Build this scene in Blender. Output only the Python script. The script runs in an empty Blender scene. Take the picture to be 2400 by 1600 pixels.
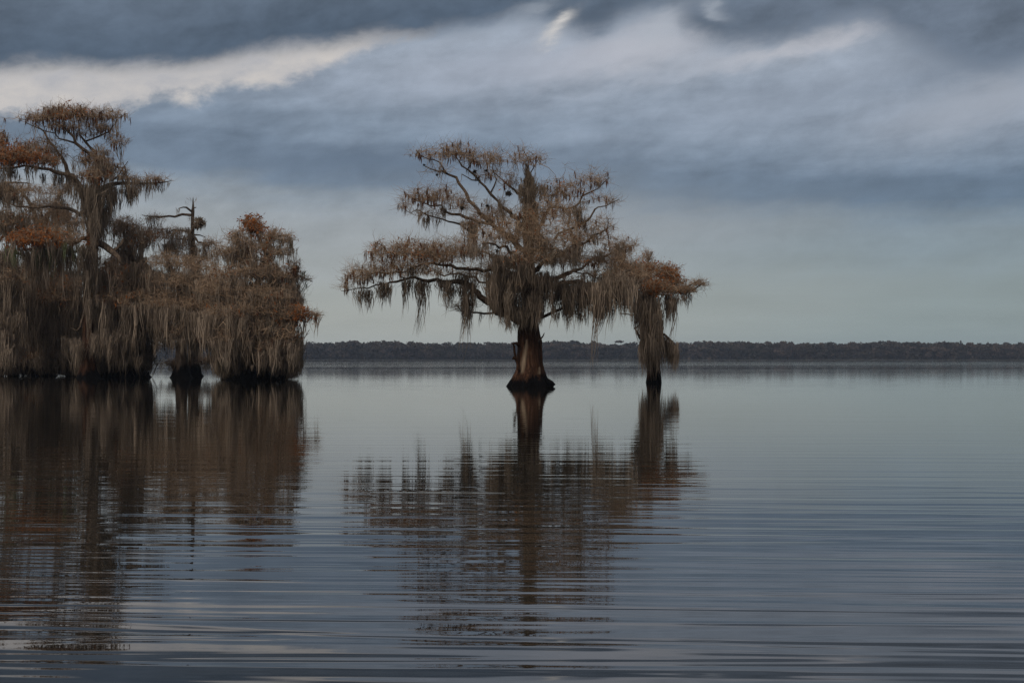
import bpy, math, random
import numpy as np
from mathutils import Vector

# ------------------------------------------------------------------ scene, camera, sky, sun, exposure
scene = bpy.context.scene
COL = scene.collection
CAM_H = 1.22                 # metres above the lake
F = 2400 * 50.0 / 36.0       # focal length in photograph pixels (50 mm on 36 mm)
HOR = 839.5                  # row of the horizon

cam_data = bpy.data.cameras.new("camera")
cam = bpy.data.objects.new("camera", cam_data)
COL.objects.link(cam)
cam.location = (0, 0, CAM_H)
cam.rotation_euler = (math.radians(90), 0, 0)
cam_data.lens = 50
cam_data.sensor_width = 36
cam_data.shift_y = (HOR - 800) / 2400.0
cam_data.clip_start = 0.1
cam_data.clip_end = 20000
scene.camera = cam

scene.render.engine = 'CYCLES'
scene.cycles.max_bounces = 6
scene.cycles.diffuse_bounces = 3
scene.cycles.glossy_bounces = 3
scene.cycles.transmission_bounces = 2
scene.cycles.transparent_max_bounces = 4
scene.cycles.volume_bounces = 0
scene.cycles.caustics_reflective = False
scene.cycles.caustics_refractive = False
scene.cycles.use_denoising = True
scene.cycles.denoiser = 'OPENIMAGEDENOISE'
scene.cycles.denoising_prefilter = 'NONE'
scene.view_settings.view_transform = 'Standard'
scene.view_settings.look = 'None'
scene.view_settings.exposure = 0.0
scene.view_settings.gamma = 1.0
scene.view_settings.use_curve_mapping = False

HAZE = 0.00013
SUN_EL, SUN_AZ = math.radians(38), math.radians(205)   # behind the camera, a little to the left

def srgb(r, g, b):
    f = lambda v: ((v / 255 + 0.055) / 1.055) ** 2.4 if v > 10 else v / 255 / 12.92
    return (f(r), f(g), f(b))

class NT:
    """tiny helper that writes node trees as expressions"""
    def __init__(self, tree):
        self.t = tree
        tree.nodes.clear()
    def node(self, typ, **kw):
        n = self.t.nodes.new(typ)
        for k, v in kw.items():
            setattr(n, k, v)
        return n
    def put(self, sock, v):
        if isinstance(v, bpy.types.NodeSocket):
            self.t.links.new(v, sock)
        elif isinstance(v, (tuple, list)) and len(v) == 3 and sock.type == 'RGBA':
            sock.default_value = (*v, 1)
        else:
            sock.default_value = v
    def m(self, op, a, b=None, c=None, clamp=False):
        n = self.node('ShaderNodeMath', operation=op, use_clamp=clamp)
        for i, v in enumerate((a, b, c)):
            if v is not None:
                self.put(n.inputs[i], v)
        return n.outputs[0]
    def add(self, a, b): return self.m('ADD', a, b)
    def sub(self, a, b): return self.m('SUBTRACT', a, b)
    def mul(self, a, b): return self.m('MULTIPLY', a, b)
    def step(self, x, lo, hi, a=0.0, b=1.0):
        n = self.node('ShaderNodeMapRange', interpolation_type='SMOOTHSTEP')
        for k, v in zip(('Value', 'From Min', 'From Max', 'To Min', 'To Max'), (x, lo, hi, a, b)):
            self.put(n.inputs[k], v)
        return n.outputs[0]
    def lin(self, x, lo, hi, a=0.0, b=1.0):
        n = self.node('ShaderNodeMapRange', interpolation_type='LINEAR')
        for k, v in zip(('Value', 'From Min', 'From Max', 'To Min', 'To Max'), (x, lo, hi, a, b)):
            self.put(n.inputs[k], v)
        return n.outputs[0]
    def mix(self, f, a, b, blend='MIX'):
        n = self.node('ShaderNodeMix', data_type='RGBA', blend_type=blend)
        self.put(n.inputs[0], f); self.put(n.inputs[6], a); self.put(n.inputs[7], b)
        return n.outputs[2]
    def xyz(self, x, y, z):
        n = self.node('ShaderNodeCombineXYZ')
        for i, v in enumerate((x, y, z)):
            self.put(n.inputs[i], v)
        return n.outputs[0]
    def noise(self, vec, scale=1.0, detail=3.0, rough=0.5, dist=0.0):
        n = self.node('ShaderNodeTexNoise')
        self.put(n.inputs['Vector'], vec); self.put(n.inputs['Scale'], scale)
        self.put(n.inputs['Detail'], detail); self.put(n.inputs['Roughness'], rough); self.put(n.inputs['Distortion'], dist)
        return n.outputs[0]
    def ramp(self, f, stops, interp='LINEAR'):
        n = self.node('ShaderNodeValToRGB')
        r = n.color_ramp
        r.interpolation = interp
        while len(r.elements) < len(stops):
            r.elements.new(0.5)
        for e, (p, c) in zip(r.elements, sorted(stops, key=lambda s: s[0])):
            e.position = p
            e.color = (*c, 1) if len(c) == 3 else c
        self.put(n.inputs[0], f)
        return n.outputs[0]
    def curve(self, f, pts):
        n = self.node('ShaderNodeFloatCurve')
        cu = n.mapping.curves[0]
        pts = sorted(pts)
        while len(cu.points) < len(pts):
            cu.points.new(0.5, 0.5)
        for p, (x, y) in zip(cu.points, pts):
            p.location = (x, y)
            p.handle_type = 'AUTO'
        n.mapping.update()
        self.put(n.inputs['Value'], f)
        return n.outputs[0]

world = bpy.data.worlds.new("World")
scene.world = world
world.use_nodes = True
w = NT(world.node_tree)
STR = 0.1
AZR, ELLO, ELHI = 30.0, -5.0, 25.0         # degrees covered by the edge curves
def a_of(px): return (math.degrees(math.atan((px - 1200) / F)) + AZR) / (2 * AZR)
def el_deg(py, px=1200): return math.degrees(math.atan((HOR - py) / math.hypot(F, px - 1200)))
def e_of(px, py): return (el_deg(py, px) - ELLO) / (ELHI - ELLO)
def az_deg(px): return math.degrees(math.atan((px - 1200) / F))

tc = w.node('ShaderNodeTexCoord')
sep = w.node('ShaderNodeSeparateXYZ')
w.put(sep.inputs[0], tc.outputs['Generated'])
dx, dy, dz = sep.outputs
az = w.mul(w.m('ARCTAN2', dx, dy), 180 / math.pi)          # 0 = straight ahead
el = w.mul(w.m('ARCSINE', dz), 180 / math.pi)
elp = w.m('MAXIMUM', el, 0.0)
side = w.step(w.m('ABSOLUTE', az), 25.0, 60.0)             # fades the mapped cloud edges into general overcast

# cloud relief: big billows, streaks and fine wisps (in degrees, all round the sky)
nvec = w.xyz(w.mul(w.m('SINE', w.mul(az, math.pi / 180)), 57.3), elp, w.mul(w.m('COSINE', w.mul(az, math.pi / 180)), 57.3))
def nz(sx, sy, scale, detail, rough, slant=0.0, off=0.0, dist=0.0):
    mp = w.xyz(w.mul(w.sub(az, 0.0), sx), w.add(w.mul(w.add(elp, w.mul(az, slant)), sy), off), off)
    return w.sub(w.noise(mp, scale, detail, rough, dist), 0.5)
n_big = nz(0.22, 0.55, 1.0, 4.0, 0.55, -0.10, 3.1)
n_mid = nz(0.34, 1.05, 1.0, 4.0, 0.5, -0.16, 11.7, 0.3)
n_fine = nz(0.8, 2.0, 1.0, 5.0, 0.55, -0.2, 27.3, 0.4)
n_bil = nz(0.60, 0.95, 1.0, 8.0, 0.64, -0.12, 63.0, 0.2)
n_str = nz(0.12, 1.1, 1.0, 4.0, 0.5, 0.0, 41.0)

af = w.m('MULTIPLY_ADD', az, 1 / (2 * AZR), 0.5, clamp=True)
def edge(pts):
    return w.add(w.mul(w.curve(af, [(a_of(x), e_of(x, y)) for x, y in pts]), ELHI - ELLO), ELLO)
EA = edge([(-500, 200), (-150, 190), (60, 160), (300, 163), (480, 150), (620, 124), (800, 102), (950, 84), (1090, 70),
           (1240, 40), (1330, 70), (1390, 85), (1480, 40), (1560, 30), (1600, 80), (1700, 108), (1790, 108), (1900, 88), (2040, 62),
           (2120, 95), (2250, 150), (2350, 165), (2460, 130), (2900, 100)])
EB = edge([(-500, 310), (0, 278), (150, 268), (290, 262), (360, 240), (420, 236), (500, 218), (640, 206), (720, 190), (770, 158), (850, 125),
           (920, 98), (1020, 66), (1200, 20), (1500, -60), (2000, -90), (2900, -90)])

# general brightness by elevation, tilted so that the darker band sinks to the right
tilt = w.mul(w.m('MINIMUM', w.m('MAXIMUM', az, -25.0), 25.0), 0.065)
ew = w.add(w.add(el, w.mul(w.m('SUBTRACT', 1.0, side), w.mul(tilt, w.step(el, 3.0, 8.0)))), w.add(w.mul(n_big, 1.1), w.add(w.mul(n_mid, 0.7), w.mul(n_str, 1.5))))
stops = [(845, (160, 166, 163)), (760, (164, 168, 164)), (690, (161, 166, 164)), (600, (157, 163, 166)), (530, (153, 160, 166)), (487, (140, 150, 160)),
         (440, (113, 128, 145)), (385, (108, 123, 141)), (320, (125, 139, 156)), (250, (138, 150, 166)), (170, (147, 158, 173)),
         (100, (154, 164, 178)), (20, (148, 158, 172))]
lo, hi = -3.0, 87.0
def rp(e): return (e - lo) / (hi - lo)
rs = [(rp(-3.0), srgb(120, 126, 124))] + [(rp(el_deg(y)), srgb(*c)) for y, c in stops]
rs += [(rp(22), srgb(150, 156, 167)), (rp(40), srgb(182, 186, 192)), (rp(86), srgb(206, 208, 212))]
base = w.ramp(w.m('MULTIPLY_ADD', ew, 1 / (hi - lo), -lo / (hi - lo), clamp=True), rs)
# the air is a little darker and greener towards the right of the horizon
base = w.mix(w.mul(w.step(az, -2.0, 17.0), w.mul(w.step(el, 9.0, 4.0), w.sub(1.0, side))), base, w.mix(1.0, base, (0.70, 0.80, 0.86), 'MULTIPLY'))
# streaks inside the cloud
lum = w.add(1.0, w.add(w.mul(w.add(n_mid, n_bil), w.step(el, 2.0, 8.0, 0.06, 0.62)), w.add(w.mul(n_fine, w.step(el, 3.0, 9.0, 0.02, 0.12)), w.mul(n_str, 0.3))))
base = w.mix(1.0, base, w.xyz(lum, lum, lum), 'MULTIPLY')
# lighter openings and darker bars that the photograph shows at known bearings
def lobe(px, py, rx, ry, slope, k=1.0):
    a0, e0 = az_deg(px), el_deg(py, px)
    ax = w.add(w.sub(az, a0), w.mul(n_mid, 1.5))
    ey = w.add(w.sub(w.sub(el, e0), w.mul(w.sub(az, a0), slope)), w.mul(w.add(n_fine, n_mid), 1.0))
    q = w.add(w.m('POWER', w.mul(ax, F * math.pi / 180 / rx), 2.0), w.m('POWER', w.mul(ey, F * math.pi / 180 / ry), 2.0))
    return w.mul(w.m('EXPONENT', w.mul(q, -1.0)), k)
for px, py, rx, ry, sl, k, c in (
        (1480, 125, 190, 50, 0.15, 0.75, (190, 191, 198)), (1250, 150, 330, 60, 0.1, 0.45, (172, 177, 190)),
        (1900, 100, 230, 26, 0.20, 0.85, (188, 189, 196)), (2330, 235, 260, 60, 0.22, 0.7, (163, 169, 180)), (1900, 215, 400, 60, 0.2, 0.3, (150, 160, 176)),
        (800, 385, 330, 34, -0.02, 0.6, (98, 114, 134)), (1900, 455, 420, 26, 0.04, 0.55, (100, 117, 136)),
        (1250, 440, 250, 60, 0.0, 0.35, (132, 143, 155)), (2280, 120, 190, 70, 0.1, 0.6, (98, 110, 126)), (1420, 520, 420, 60, 0.0, 0.5, (148, 153, 158)), (1900, 680, 330, 60, 0.03, 0.3, (150, 155, 153))):
    base = w.mix(lobe(px, py, rx, ry, sl, k), base, srgb(*c))
# the bright gap between the upper deck and the grey bank
wob = w.add(w.mul(n_mid, 0.6), w.add(w.mul(n_bil, 1.35), w.mul(n_fine, 0.15)))
under = w.step(w.add(w.sub(el, EB), w.mul(wob, 1.1)), -0.22, 0.48)
over = w.step(w.add(w.sub(el, EA), w.mul(wob, 0.75)), -0.42, 0.60)
over2 = w.step(w.add(w.sub(el, EA), w.mul(wob, 1.0)), -0.55, 0.85)
ns = w.sub(1.0, side)
gapc = w.mix(w.lin(w.add(n_mid, n_bil), -0.25, 0.22), srgb(178, 178, 182), srgb(203, 198, 194))
base = w.mix(w.mul(under, ns), base, gapc)
# the dark upper deck
dn = w.add(n_big, w.add(w.mul(n_bil, 0.85), w.mul(n_fine, 0.15)))
deckd = w.step(w.sub(el, EA), 0.0, 3.2)
deck = w.mix(deckd, srgb(78, 92, 109), srgb(99, 112, 128))
deck = w.mix(w.step(az, -3.0, 14.0, 0.0, 0.65), deck, srgb(111, 122, 137))
dl = w.add(1.0, w.mul(dn, 0.9))
deck = w.mix(1.0, deck, w.xyz(dl, dl, dl), 'MULTIPLY')
fadeup = w.step(el, 16.0, 34.0, 1.0, 0.0)
base = w.mix(w.mul(w.mul(w.mix(w.step(az, -1.0, 8.0), over, over2), ns), fadeup), base, deck)
# small breaks with light in the deck
for px, py, rx, ry, sl, k, c in ((1306, 66, 34, 17, 0.7, 0.95, (206, 203, 200)), (1262, 12, 46, 18, 0.2, 0.5, (165, 172, 182)), (1672, 22, 34, 18, -0.4, 0.6, (165, 172, 182)),
                                 (1545, 75, 60, 46, 0.6, 0.55, (176, 181, 190))):
    base = w.mix(lobe(px, py, rx, ry, sl, k), base, srgb(*c))
sky = w.node('ShaderNodeTexSky', sky_type='NISHITA')
sky.sun_disc = False
sky.sun_elevation = SUN_EL
sky.sun_rotation = SUN_AZ
sky.air_density = 1.0
sky.dust_density = 2.0
cl = w.mix(1.0, base, (1 / STR, 1 / STR, 1 / STR), 'MULTIPLY')
final = w.mix(0.03, cl, sky.outputs[0])
bg = w.node('ShaderNodeBackground')
w.put(bg.inputs[0], final)
bg.inputs[1].default_value = STR
out = w.node('ShaderNodeOutputWorld')
w.put(out.inputs[0], bg.outputs[0])

sun_d = bpy.data.lights.new("sun", 'SUN')
sun_d.energy = 1.4
sun_d.angle = math.radians(25)
sun_d.color = (1.0, 0.95, 0.88)
sun = bpy.data.objects.new("sun", sun_d)
COL.objects.link(sun)
sdir = Vector((math.sin(SUN_AZ) * math.cos(SUN_EL), math.cos(SUN_AZ) * math.cos(SUN_EL), math.sin(SUN_EL)))
sun.rotation_euler = sdir.to_track_quat('Z', 'Y').to_euler()

# ------------------------------------------------------------------ helpers
rng = np.random.default_rng(7)
random.seed(7)

def W(px, py, D):
    """world point that the photograph shows at (px, py) when it stands D metres away"""
    return np.array([(px - 1200) / F * D, D, CAM_H - (py - HOR) / F * D])

def tag(o, label=None, category=None, group=None, kind=None):
    for k, v in (('label', label), ('category', category), ('group', group), ('kind', kind)):
        if v:
            o[k] = v
    return o

def make_mesh(name, V, faces_n, idx, smooth=False, attrs=None):
    """V (n,3); faces as one flat index array and per-face vertex counts"""
    me = bpy.data.meshes.new(name)
    V = np.asarray(V, dtype=np.float32)
    idx = np.asarray(idx, dtype=np.int32)
    faces_n = np.asarray(faces_n, dtype=np.int32)
    me.vertices.add(len(V)); me.vertices.foreach_set('co', V.ravel())
    me.loops.add(len(idx)); me.loops.foreach_set('vertex_index', idx)
    me.polygons.add(len(faces_n))
    me.polygons.foreach_set('loop_start', np.concatenate(([0], np.cumsum(faces_n)[:-1])).astype(np.int32))
    me.polygons.foreach_set('use_smooth', np.full(len(faces_n), smooth, dtype=bool))
    for k, a in (attrs or {}).items():
        at = me.attributes.new(k, 'FLOAT', 'POINT')
        at.data.foreach_set('value', np.asarray(a, dtype=np.float32))
    me.update(calc_edges=True)
    return me

def put(name, me, mat, parent=None, kind=None, loc=None):
    if mat and not me.materials:
        me.materials.append(mat)
    o = bpy.data.objects.new(name, me)
    COL.objects.link(o)
    if parent is not None:
        o.parent = parent
    if loc is not None:
        o.location = loc
    if kind:
        o['kind'] = kind
    return o

def empty(name, loc):
    o = bpy.data.objects.new(name, None)
    o.empty_display_size = 0.5
    COL.objects.link(o)
    o.location = loc
    return o

def material(name):
    m = bpy.data.materials.new(name)
    m.use_nodes = True
    t = NT(m.node_tree)
    b = t.node('ShaderNodeBsdfPrincipled')
    o = t.node('ShaderNodeOutputMaterial')
    t.put(o.inputs[0], b.outputs[0])
    return m, t, b

# ------------------------------------------------------------------ water
m_water, t, b = material("lake_water")
tcw = t.node('ShaderNodeTexCoord')
sp = t.node('ShaderNodeSeparateXYZ')
t.put(sp.inputs[0], tcw.outputs['Object'])
X, Y, Z = sp.outputs
def wl(kx, ky, slant, detail, rough, off, dist=0.0):
    v = t.xyz(t.mul(X, kx), t.add(t.mul(t.add(Y, t.mul(X, slant)), ky), off), off)
    return t.noise(v, 1.0, detail, rough, dist)
swell = wl(0.22, 2.9, 0.05, 2.0, 0.5, 5.0, 0.45)        # long low ripples
rip = wl(0.5, 4.6, -0.04, 1.0, 0.45, 19.0, 0.3)
rip2 = wl(1.8, 9.0, 0.05, 1.0, 0.5, 57.0)
broad = wl(0.10, 0.75, -0.05, 1.0, 0.5, 91.0)
cap = wl(0.9, 1.7, 0.02, 2.0, 0.6, 77.0)
gust = wl(0.006, 0.03, 0.0, 2.0, 0.5, 33.0)
gz = t.step(gust, 0.35, 0.68, 0.6, 1.3)
near = t.m('MULTIPLY_ADD', t.m('POWER', t.m('DIVIDE', 5.5, t.m('MAXIMUM', Y, 3.0)), 1.5), 0.92, 0.085)
h = t.add(t.mul(swell, 0.0170), t.mul(rip, 0.0028))
h = t.mul(t.add(t.mul(h, near), t.add(t.mul(rip2, 0.00018), t.mul(broad, 0.0021))), gz)
far = t.step(Y, 90.0, 320.0)
h = t.add(h, t.mul(t.mul(cap, gz), t.mul(far, 0.012)))
bump = t.node('ShaderNodeBump')
bump.inputs['Strength'].default_value = 1.0
bump.inputs['Distance'].default_value = 1.0
t.put(bump.inputs['Height'], h)
t.put(b.inputs['Normal'], bump.outputs[0])
b.inputs['Base Color'].default_value = (0.011, 0.010, 0.008, 1)
b.inputs['IOR'].default_value = 1.33
b.inputs['Roughness'].default_value = 0.015
me = make_mesh("lake_water", [(-4000, -60, 0), (4000, -60, 0), (4000, 9000, 0), (-4000, 9000, 0)], [4], [0, 1, 2, 3])
tag(put("lake_water", me, m_water), 'calm dark lake with long low ripples mirroring the trees and the clouds', kind='structure')

# ------------------------------------------------------------------ materials of the trees
def tinted(name, lo, hi, rough=0.9, zscale=(5, 5, 0.5), amt=0.5, spec=0.1, transl=0.0):
    """colour runs from lo to hi by each strand's own tint and a grain drawn out along the height"""
    m, t, b = material(name)
    at = t.node('ShaderNodeAttribute', attribute_name='tint')
    tc = t.node('ShaderNodeTexCoord')
    mp = t.node('ShaderNodeMapping')
    t.put(mp.inputs[0], tc.outputs['Object'])
    mp.inputs['Scale'].default_value = zscale
    n = t.noise(mp.outputs[0], 1.0, 3.0, 0.6)
    f = t.add(t.mul(at.outputs['Fac'], 1 - amt), t.mul(t.lin(n, 0.3, 0.7), amt))
    c = t.mix(f, lo, hi)
    t.put(b.inputs['Base Color'], c)
    b.inputs['Roughness'].default_value = rough
    b.inputs['Specular IOR Level'].default_value = spec
    if transl:
        tr = t.node('ShaderNodeBsdfTranslucent')
        t.put(tr.inputs[0], c)
        ms = t.node('ShaderNodeMixShader')
        ms.inputs[0].default_value = transl
        o = [n for n in t.t.nodes if n.type == 'OUTPUT_MATERIAL'][0]
        t.put(ms.inputs[1], b.outputs[0]); t.put(ms.inputs[2], tr.outputs[0]); t.put(o.inputs[0], ms.outputs[0])
    return m

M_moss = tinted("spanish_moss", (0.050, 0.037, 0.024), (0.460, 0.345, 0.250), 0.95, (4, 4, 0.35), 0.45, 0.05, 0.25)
M_moss_green = tinted("green_moss", (0.060, 0.070, 0.030), (0.210, 0.210, 0.110), 0.95, (4, 4, 0.35), 0.45, 0.05, 0.25)
M_twig = tinted("twig_bark", (0.090, 0.054, 0.032), (0.460, 0.310, 0.195), 0.9, (3, 3, 3), 0.4)
M_tassel = tinted("dry_brown_needles", (0.030, 0.013, 0.008), (0.150, 0.060, 0.028), 0.9, (2, 2, 2), 0.4, 0.1, 0.15)
M_rust = tinted("rusty_orange_needles", (0.140, 0.045, 0.013), (0.400, 0.130, 0.032), 0.9, (2, 2, 2), 0.4, 0.1, 0.2)

def bark(name, c0, c1, c2, stain=0.5, pale=False):
    m, t, b = material(name)
    tc = t.node('ShaderNodeTexCoord')
    mp = t.node('ShaderNodeMapping')
    t.put(mp.inputs[0], tc.outputs['Object'])
    mp.inputs['Scale'].default_value = (8, 8, 0.8)
    n1 = t.noise(mp.outputs[0], 1.0, 5.0, 0.65, 0.6)
    mp2 = t.node('ShaderNodeMapping')
    t.put(mp2.inputs[0], tc.outputs['Object'])
    mp2.inputs['Scale'].default_value = (2.2, 2.2, 0.5)
    n2 = t.noise(mp2.outputs[0], 1.0, 3.0, 0.6)
    c = t.ramp(n1, [(0.3, c0), (0.5, c1), (0.72, c2)])
    c = t.mix(t.step(n2, 0.45, 0.65, 0.0, 0.6), c, tuple(0.45 * v for v in c1))
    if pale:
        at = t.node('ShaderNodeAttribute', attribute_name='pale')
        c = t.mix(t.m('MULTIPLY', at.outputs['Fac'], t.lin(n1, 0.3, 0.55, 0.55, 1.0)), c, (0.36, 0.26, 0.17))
    if stain:
        sp = t.node('ShaderNodeSeparateXYZ')
        t.put(sp.inputs[0], tc.outputs['Object'])
        zz = t.add(sp.outputs[2], t.add(t.mul(t.sub(n1, 0.5), -1.1), t.mul(t.sub(n2, 0.5), -1.3)))
        wet = t.step(zz, stain * 0.6, stain * 1.4, 1.0, 0.0)       # the lake's high water mark, black with algae
        c = t.mix(wet, c, (0.0035, 0.003, 0.003))
    t.put(b.inputs['Base Color'], c)
    b.inputs['Roughness'].default_value = 0.85
    b.inputs['Specular IOR Level'].default_value = 0.06
    bp = t.node('ShaderNodeBump')
    bp.inputs['Strength'].default_value = 1.0
    bp.inputs['Distance'].default_value = 0.16
    t.put(bp.inputs['Height'], n1)
    t.put(b.inputs['Normal'], bp.outputs[0])
    return m
M_bark = bark("red_cypress_bark", (0.012, 0.007, 0.005), (0.062, 0.029, 0.016), (0.180, 0.090, 0.052), 0.40, True)
M_bark_grey = bark("grey_cypress_bark", (0.030, 0.021, 0.015), (0.090, 0.062, 0.044), (0.210, 0.155, 0.115), 0.7)
M_limb = bark("limb_bark", (0.045, 0.030, 0.021), (0.130, 0.090, 0.062), (0.280, 0.200, 0.145), 0)
M_knee = bark("wet_black_roots", (0.003, 0.003, 0.003), (0.006, 0.005, 0.005), (0.014, 0.011, 0.009), 0)
M_nest = tinted("air_plant_leaves", (0.012, 0.010, 0.008), (0.060, 0.045, 0.032), 0.9, (4, 4, 4), 0.4)

# ------------------------------------------------------------------ geometry builders
def smooth_path(P, R, step):
    """Catmull-Rom through the points, resampled"""
    P = np.asarray(P, float); R = np.asarray(R, float)
    n = len(P)
    Q, S = [], []
    for i in range(n - 1):
        p0, p1, p2, p3 = P[max(i - 1, 0)], P[i], P[i + 1], P[min(i + 2, n - 1)]
        k = max(1, int(np.linalg.norm(p2 - p1) / step))
        for j in range(k):
            u = j / k
            Q.append(0.5 * ((2 * p1) + (-p0 + p2) * u + (2 * p0 - 5 * p1 + 4 * p2 - p3) * u * u + (-p0 + 3 * p1 - 3 * p2 + p3) * u ** 3))
            S.append(R[i] * (1 - u) + R[i + 1] * u)
    Q.append(P[-1]); S.append(R[-1])
    return np.array(Q), np.array(S)

def tube(P, R, sides=8, rough=0.12, seed=0, flute=None):
    """one bent tapering tube; flute(angle, i) scales the radius"""
    P = np.asarray(P, float); n = len(P)
    r_ = np.random.default_rng(seed)
    T = np.gradient(P, axis=0); T /= np.linalg.norm(T, axis=1)[:, None] + 1e-9
    ref = np.array([0.0, 1.0, 0.0]) if abs(T[0][1]) < 0.8 else np.array([1.0, 0, 0])
    V = []
    wob = 1 + rough * r_.normal(size=(n, sides))
    for i in range(n):
        a = np.cross(T[i], ref); a /= np.linalg.norm(a) + 1e-9
        c = np.cross(a, T[i])
        for k in range(sides):
            th = 2 * math.pi * k / sides
            rr = R[i] * wob[i, k] * (flute(th, i) if flute else 1)
            V.append(P[i] + rr * (math.cos(th) * a + math.sin(th) * c))
    fi, fn = [], []
    for i in range(n - 1):
        for k in range(sides):
            k2 = (k + 1) % sides
            fi += [i * sides + k, i * sides + k2, (i + 1) * sides + k2, (i + 1) * sides + k]; fn.append(4)
    fi += list(range((n - 1) * sides, n * sides)); fn.append(sides)
    fi += list(range(sides - 1, -1, -1)); fn.append(sides)
    return np.array(V), fn, fi

def prisms(A, B, ra, rb, tint):
    """many thin three-sided sticks from A to B"""
    n = len(A)
    D = B - A; L = np.linalg.norm(D, axis=1)[:, None] + 1e-9; D = D / L
    ref = np.where(np.abs(D[:, 2:3]) > 0.9, np.array([[1.0, 0, 0]]), np.array([[0, 0, 1.0]]))
    u = np.cross(D, ref); u /= np.linalg.norm(u, axis=1)[:, None] + 1e-9
    v = np.cross(D, u)
    V = np.empty((n, 6, 3))
    for k in range(3):
        c, s = math.cos(2.0944 * k), math.sin(2.0944 * k)
        V[:, k] = A + ra[:, None] * (c * u + s * v)
        V[:, 3 + k] = B + rb[:, None] * (c * u + s * v)
    base = (np.arange(n) * 6)[:, None]
    q = np.array([0, 1, 4, 3, 1, 2, 5, 4, 2, 0, 3, 5])[None]
    idx = (base + q).ravel()
    return V.reshape(-1, 3), np.full(n * 3, 4), idx, np.repeat(tint, 6)

def strands(top, length, width, tint, segs=5, wave=0.06, r_=None, drift=None, pinch=None):
    """many hanging ribbons: narrow, tapering, gently waving"""
    r_ = r_ or rng
    n = len(top)
    th = r_.uniform(0, math.pi, n)
    d = np.stack([np.cos(th), np.sin(th), np.zeros(n)], 1)
    ph = r_.uniform(0, 6.28, (n, 2)); fr = r_.uniform(0.8, 2.2, (n, 2))
    V = np.empty((n, segs + 1, 2, 3))
    for i in range(segs + 1):
        u = i / segs
        off = np.stack([np.sin(ph[:, 0] + fr[:, 0] * 3 * u) - np.sin(ph[:, 0]), np.sin(ph[:, 1] + fr[:, 1] * 3 * u) - np.sin(ph[:, 1]), np.zeros(n)], 1)
        c = top + off * (wave * np.minimum(length, 2.0))[:, None]
        c[:, 2] -= length * u
        if drift is not None:
            c = c + drift * (u * u)
        if pinch is not None:
            c = c + pinch * (u ** 1.3)
        prof = (0.55 + 0.9 * u) if u < 0.35 else (0.865 * (1 - (u - 0.35) / 0.65) ** 0.8 + 0.06)
        hw = (width * prof * 0.5 * r_.uniform(0.75, 1.25, n))[:, None]
        V[:, i, 0] = c - d * hw
        V[:, i, 1] = c + d * hw
    base = (np.arange(n) * (segs + 1) * 2)[:, None]
    q = np.concatenate([[2 * i, 2 * i + 1, 2 * i + 3, 2 * i + 2] for i in range(segs)])[None]
    return V.reshape(-1, 3), np.full(n * segs, 4), (base + q).ravel(), np.repeat(tint, (segs + 1) * 2)

def join(parts):
    Vs, ns, ix, tt, o = [], [], [], [], 0
    for V, n, i, t_ in parts:
        Vs.append(V); ns.append(n); ix.append(np.asarray(i) + o); tt.append(t_); o += len(V)
    return np.concatenate(Vs), np.concatenate(ns), np.concatenate(ix), np.concatenate(tt)

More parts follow.
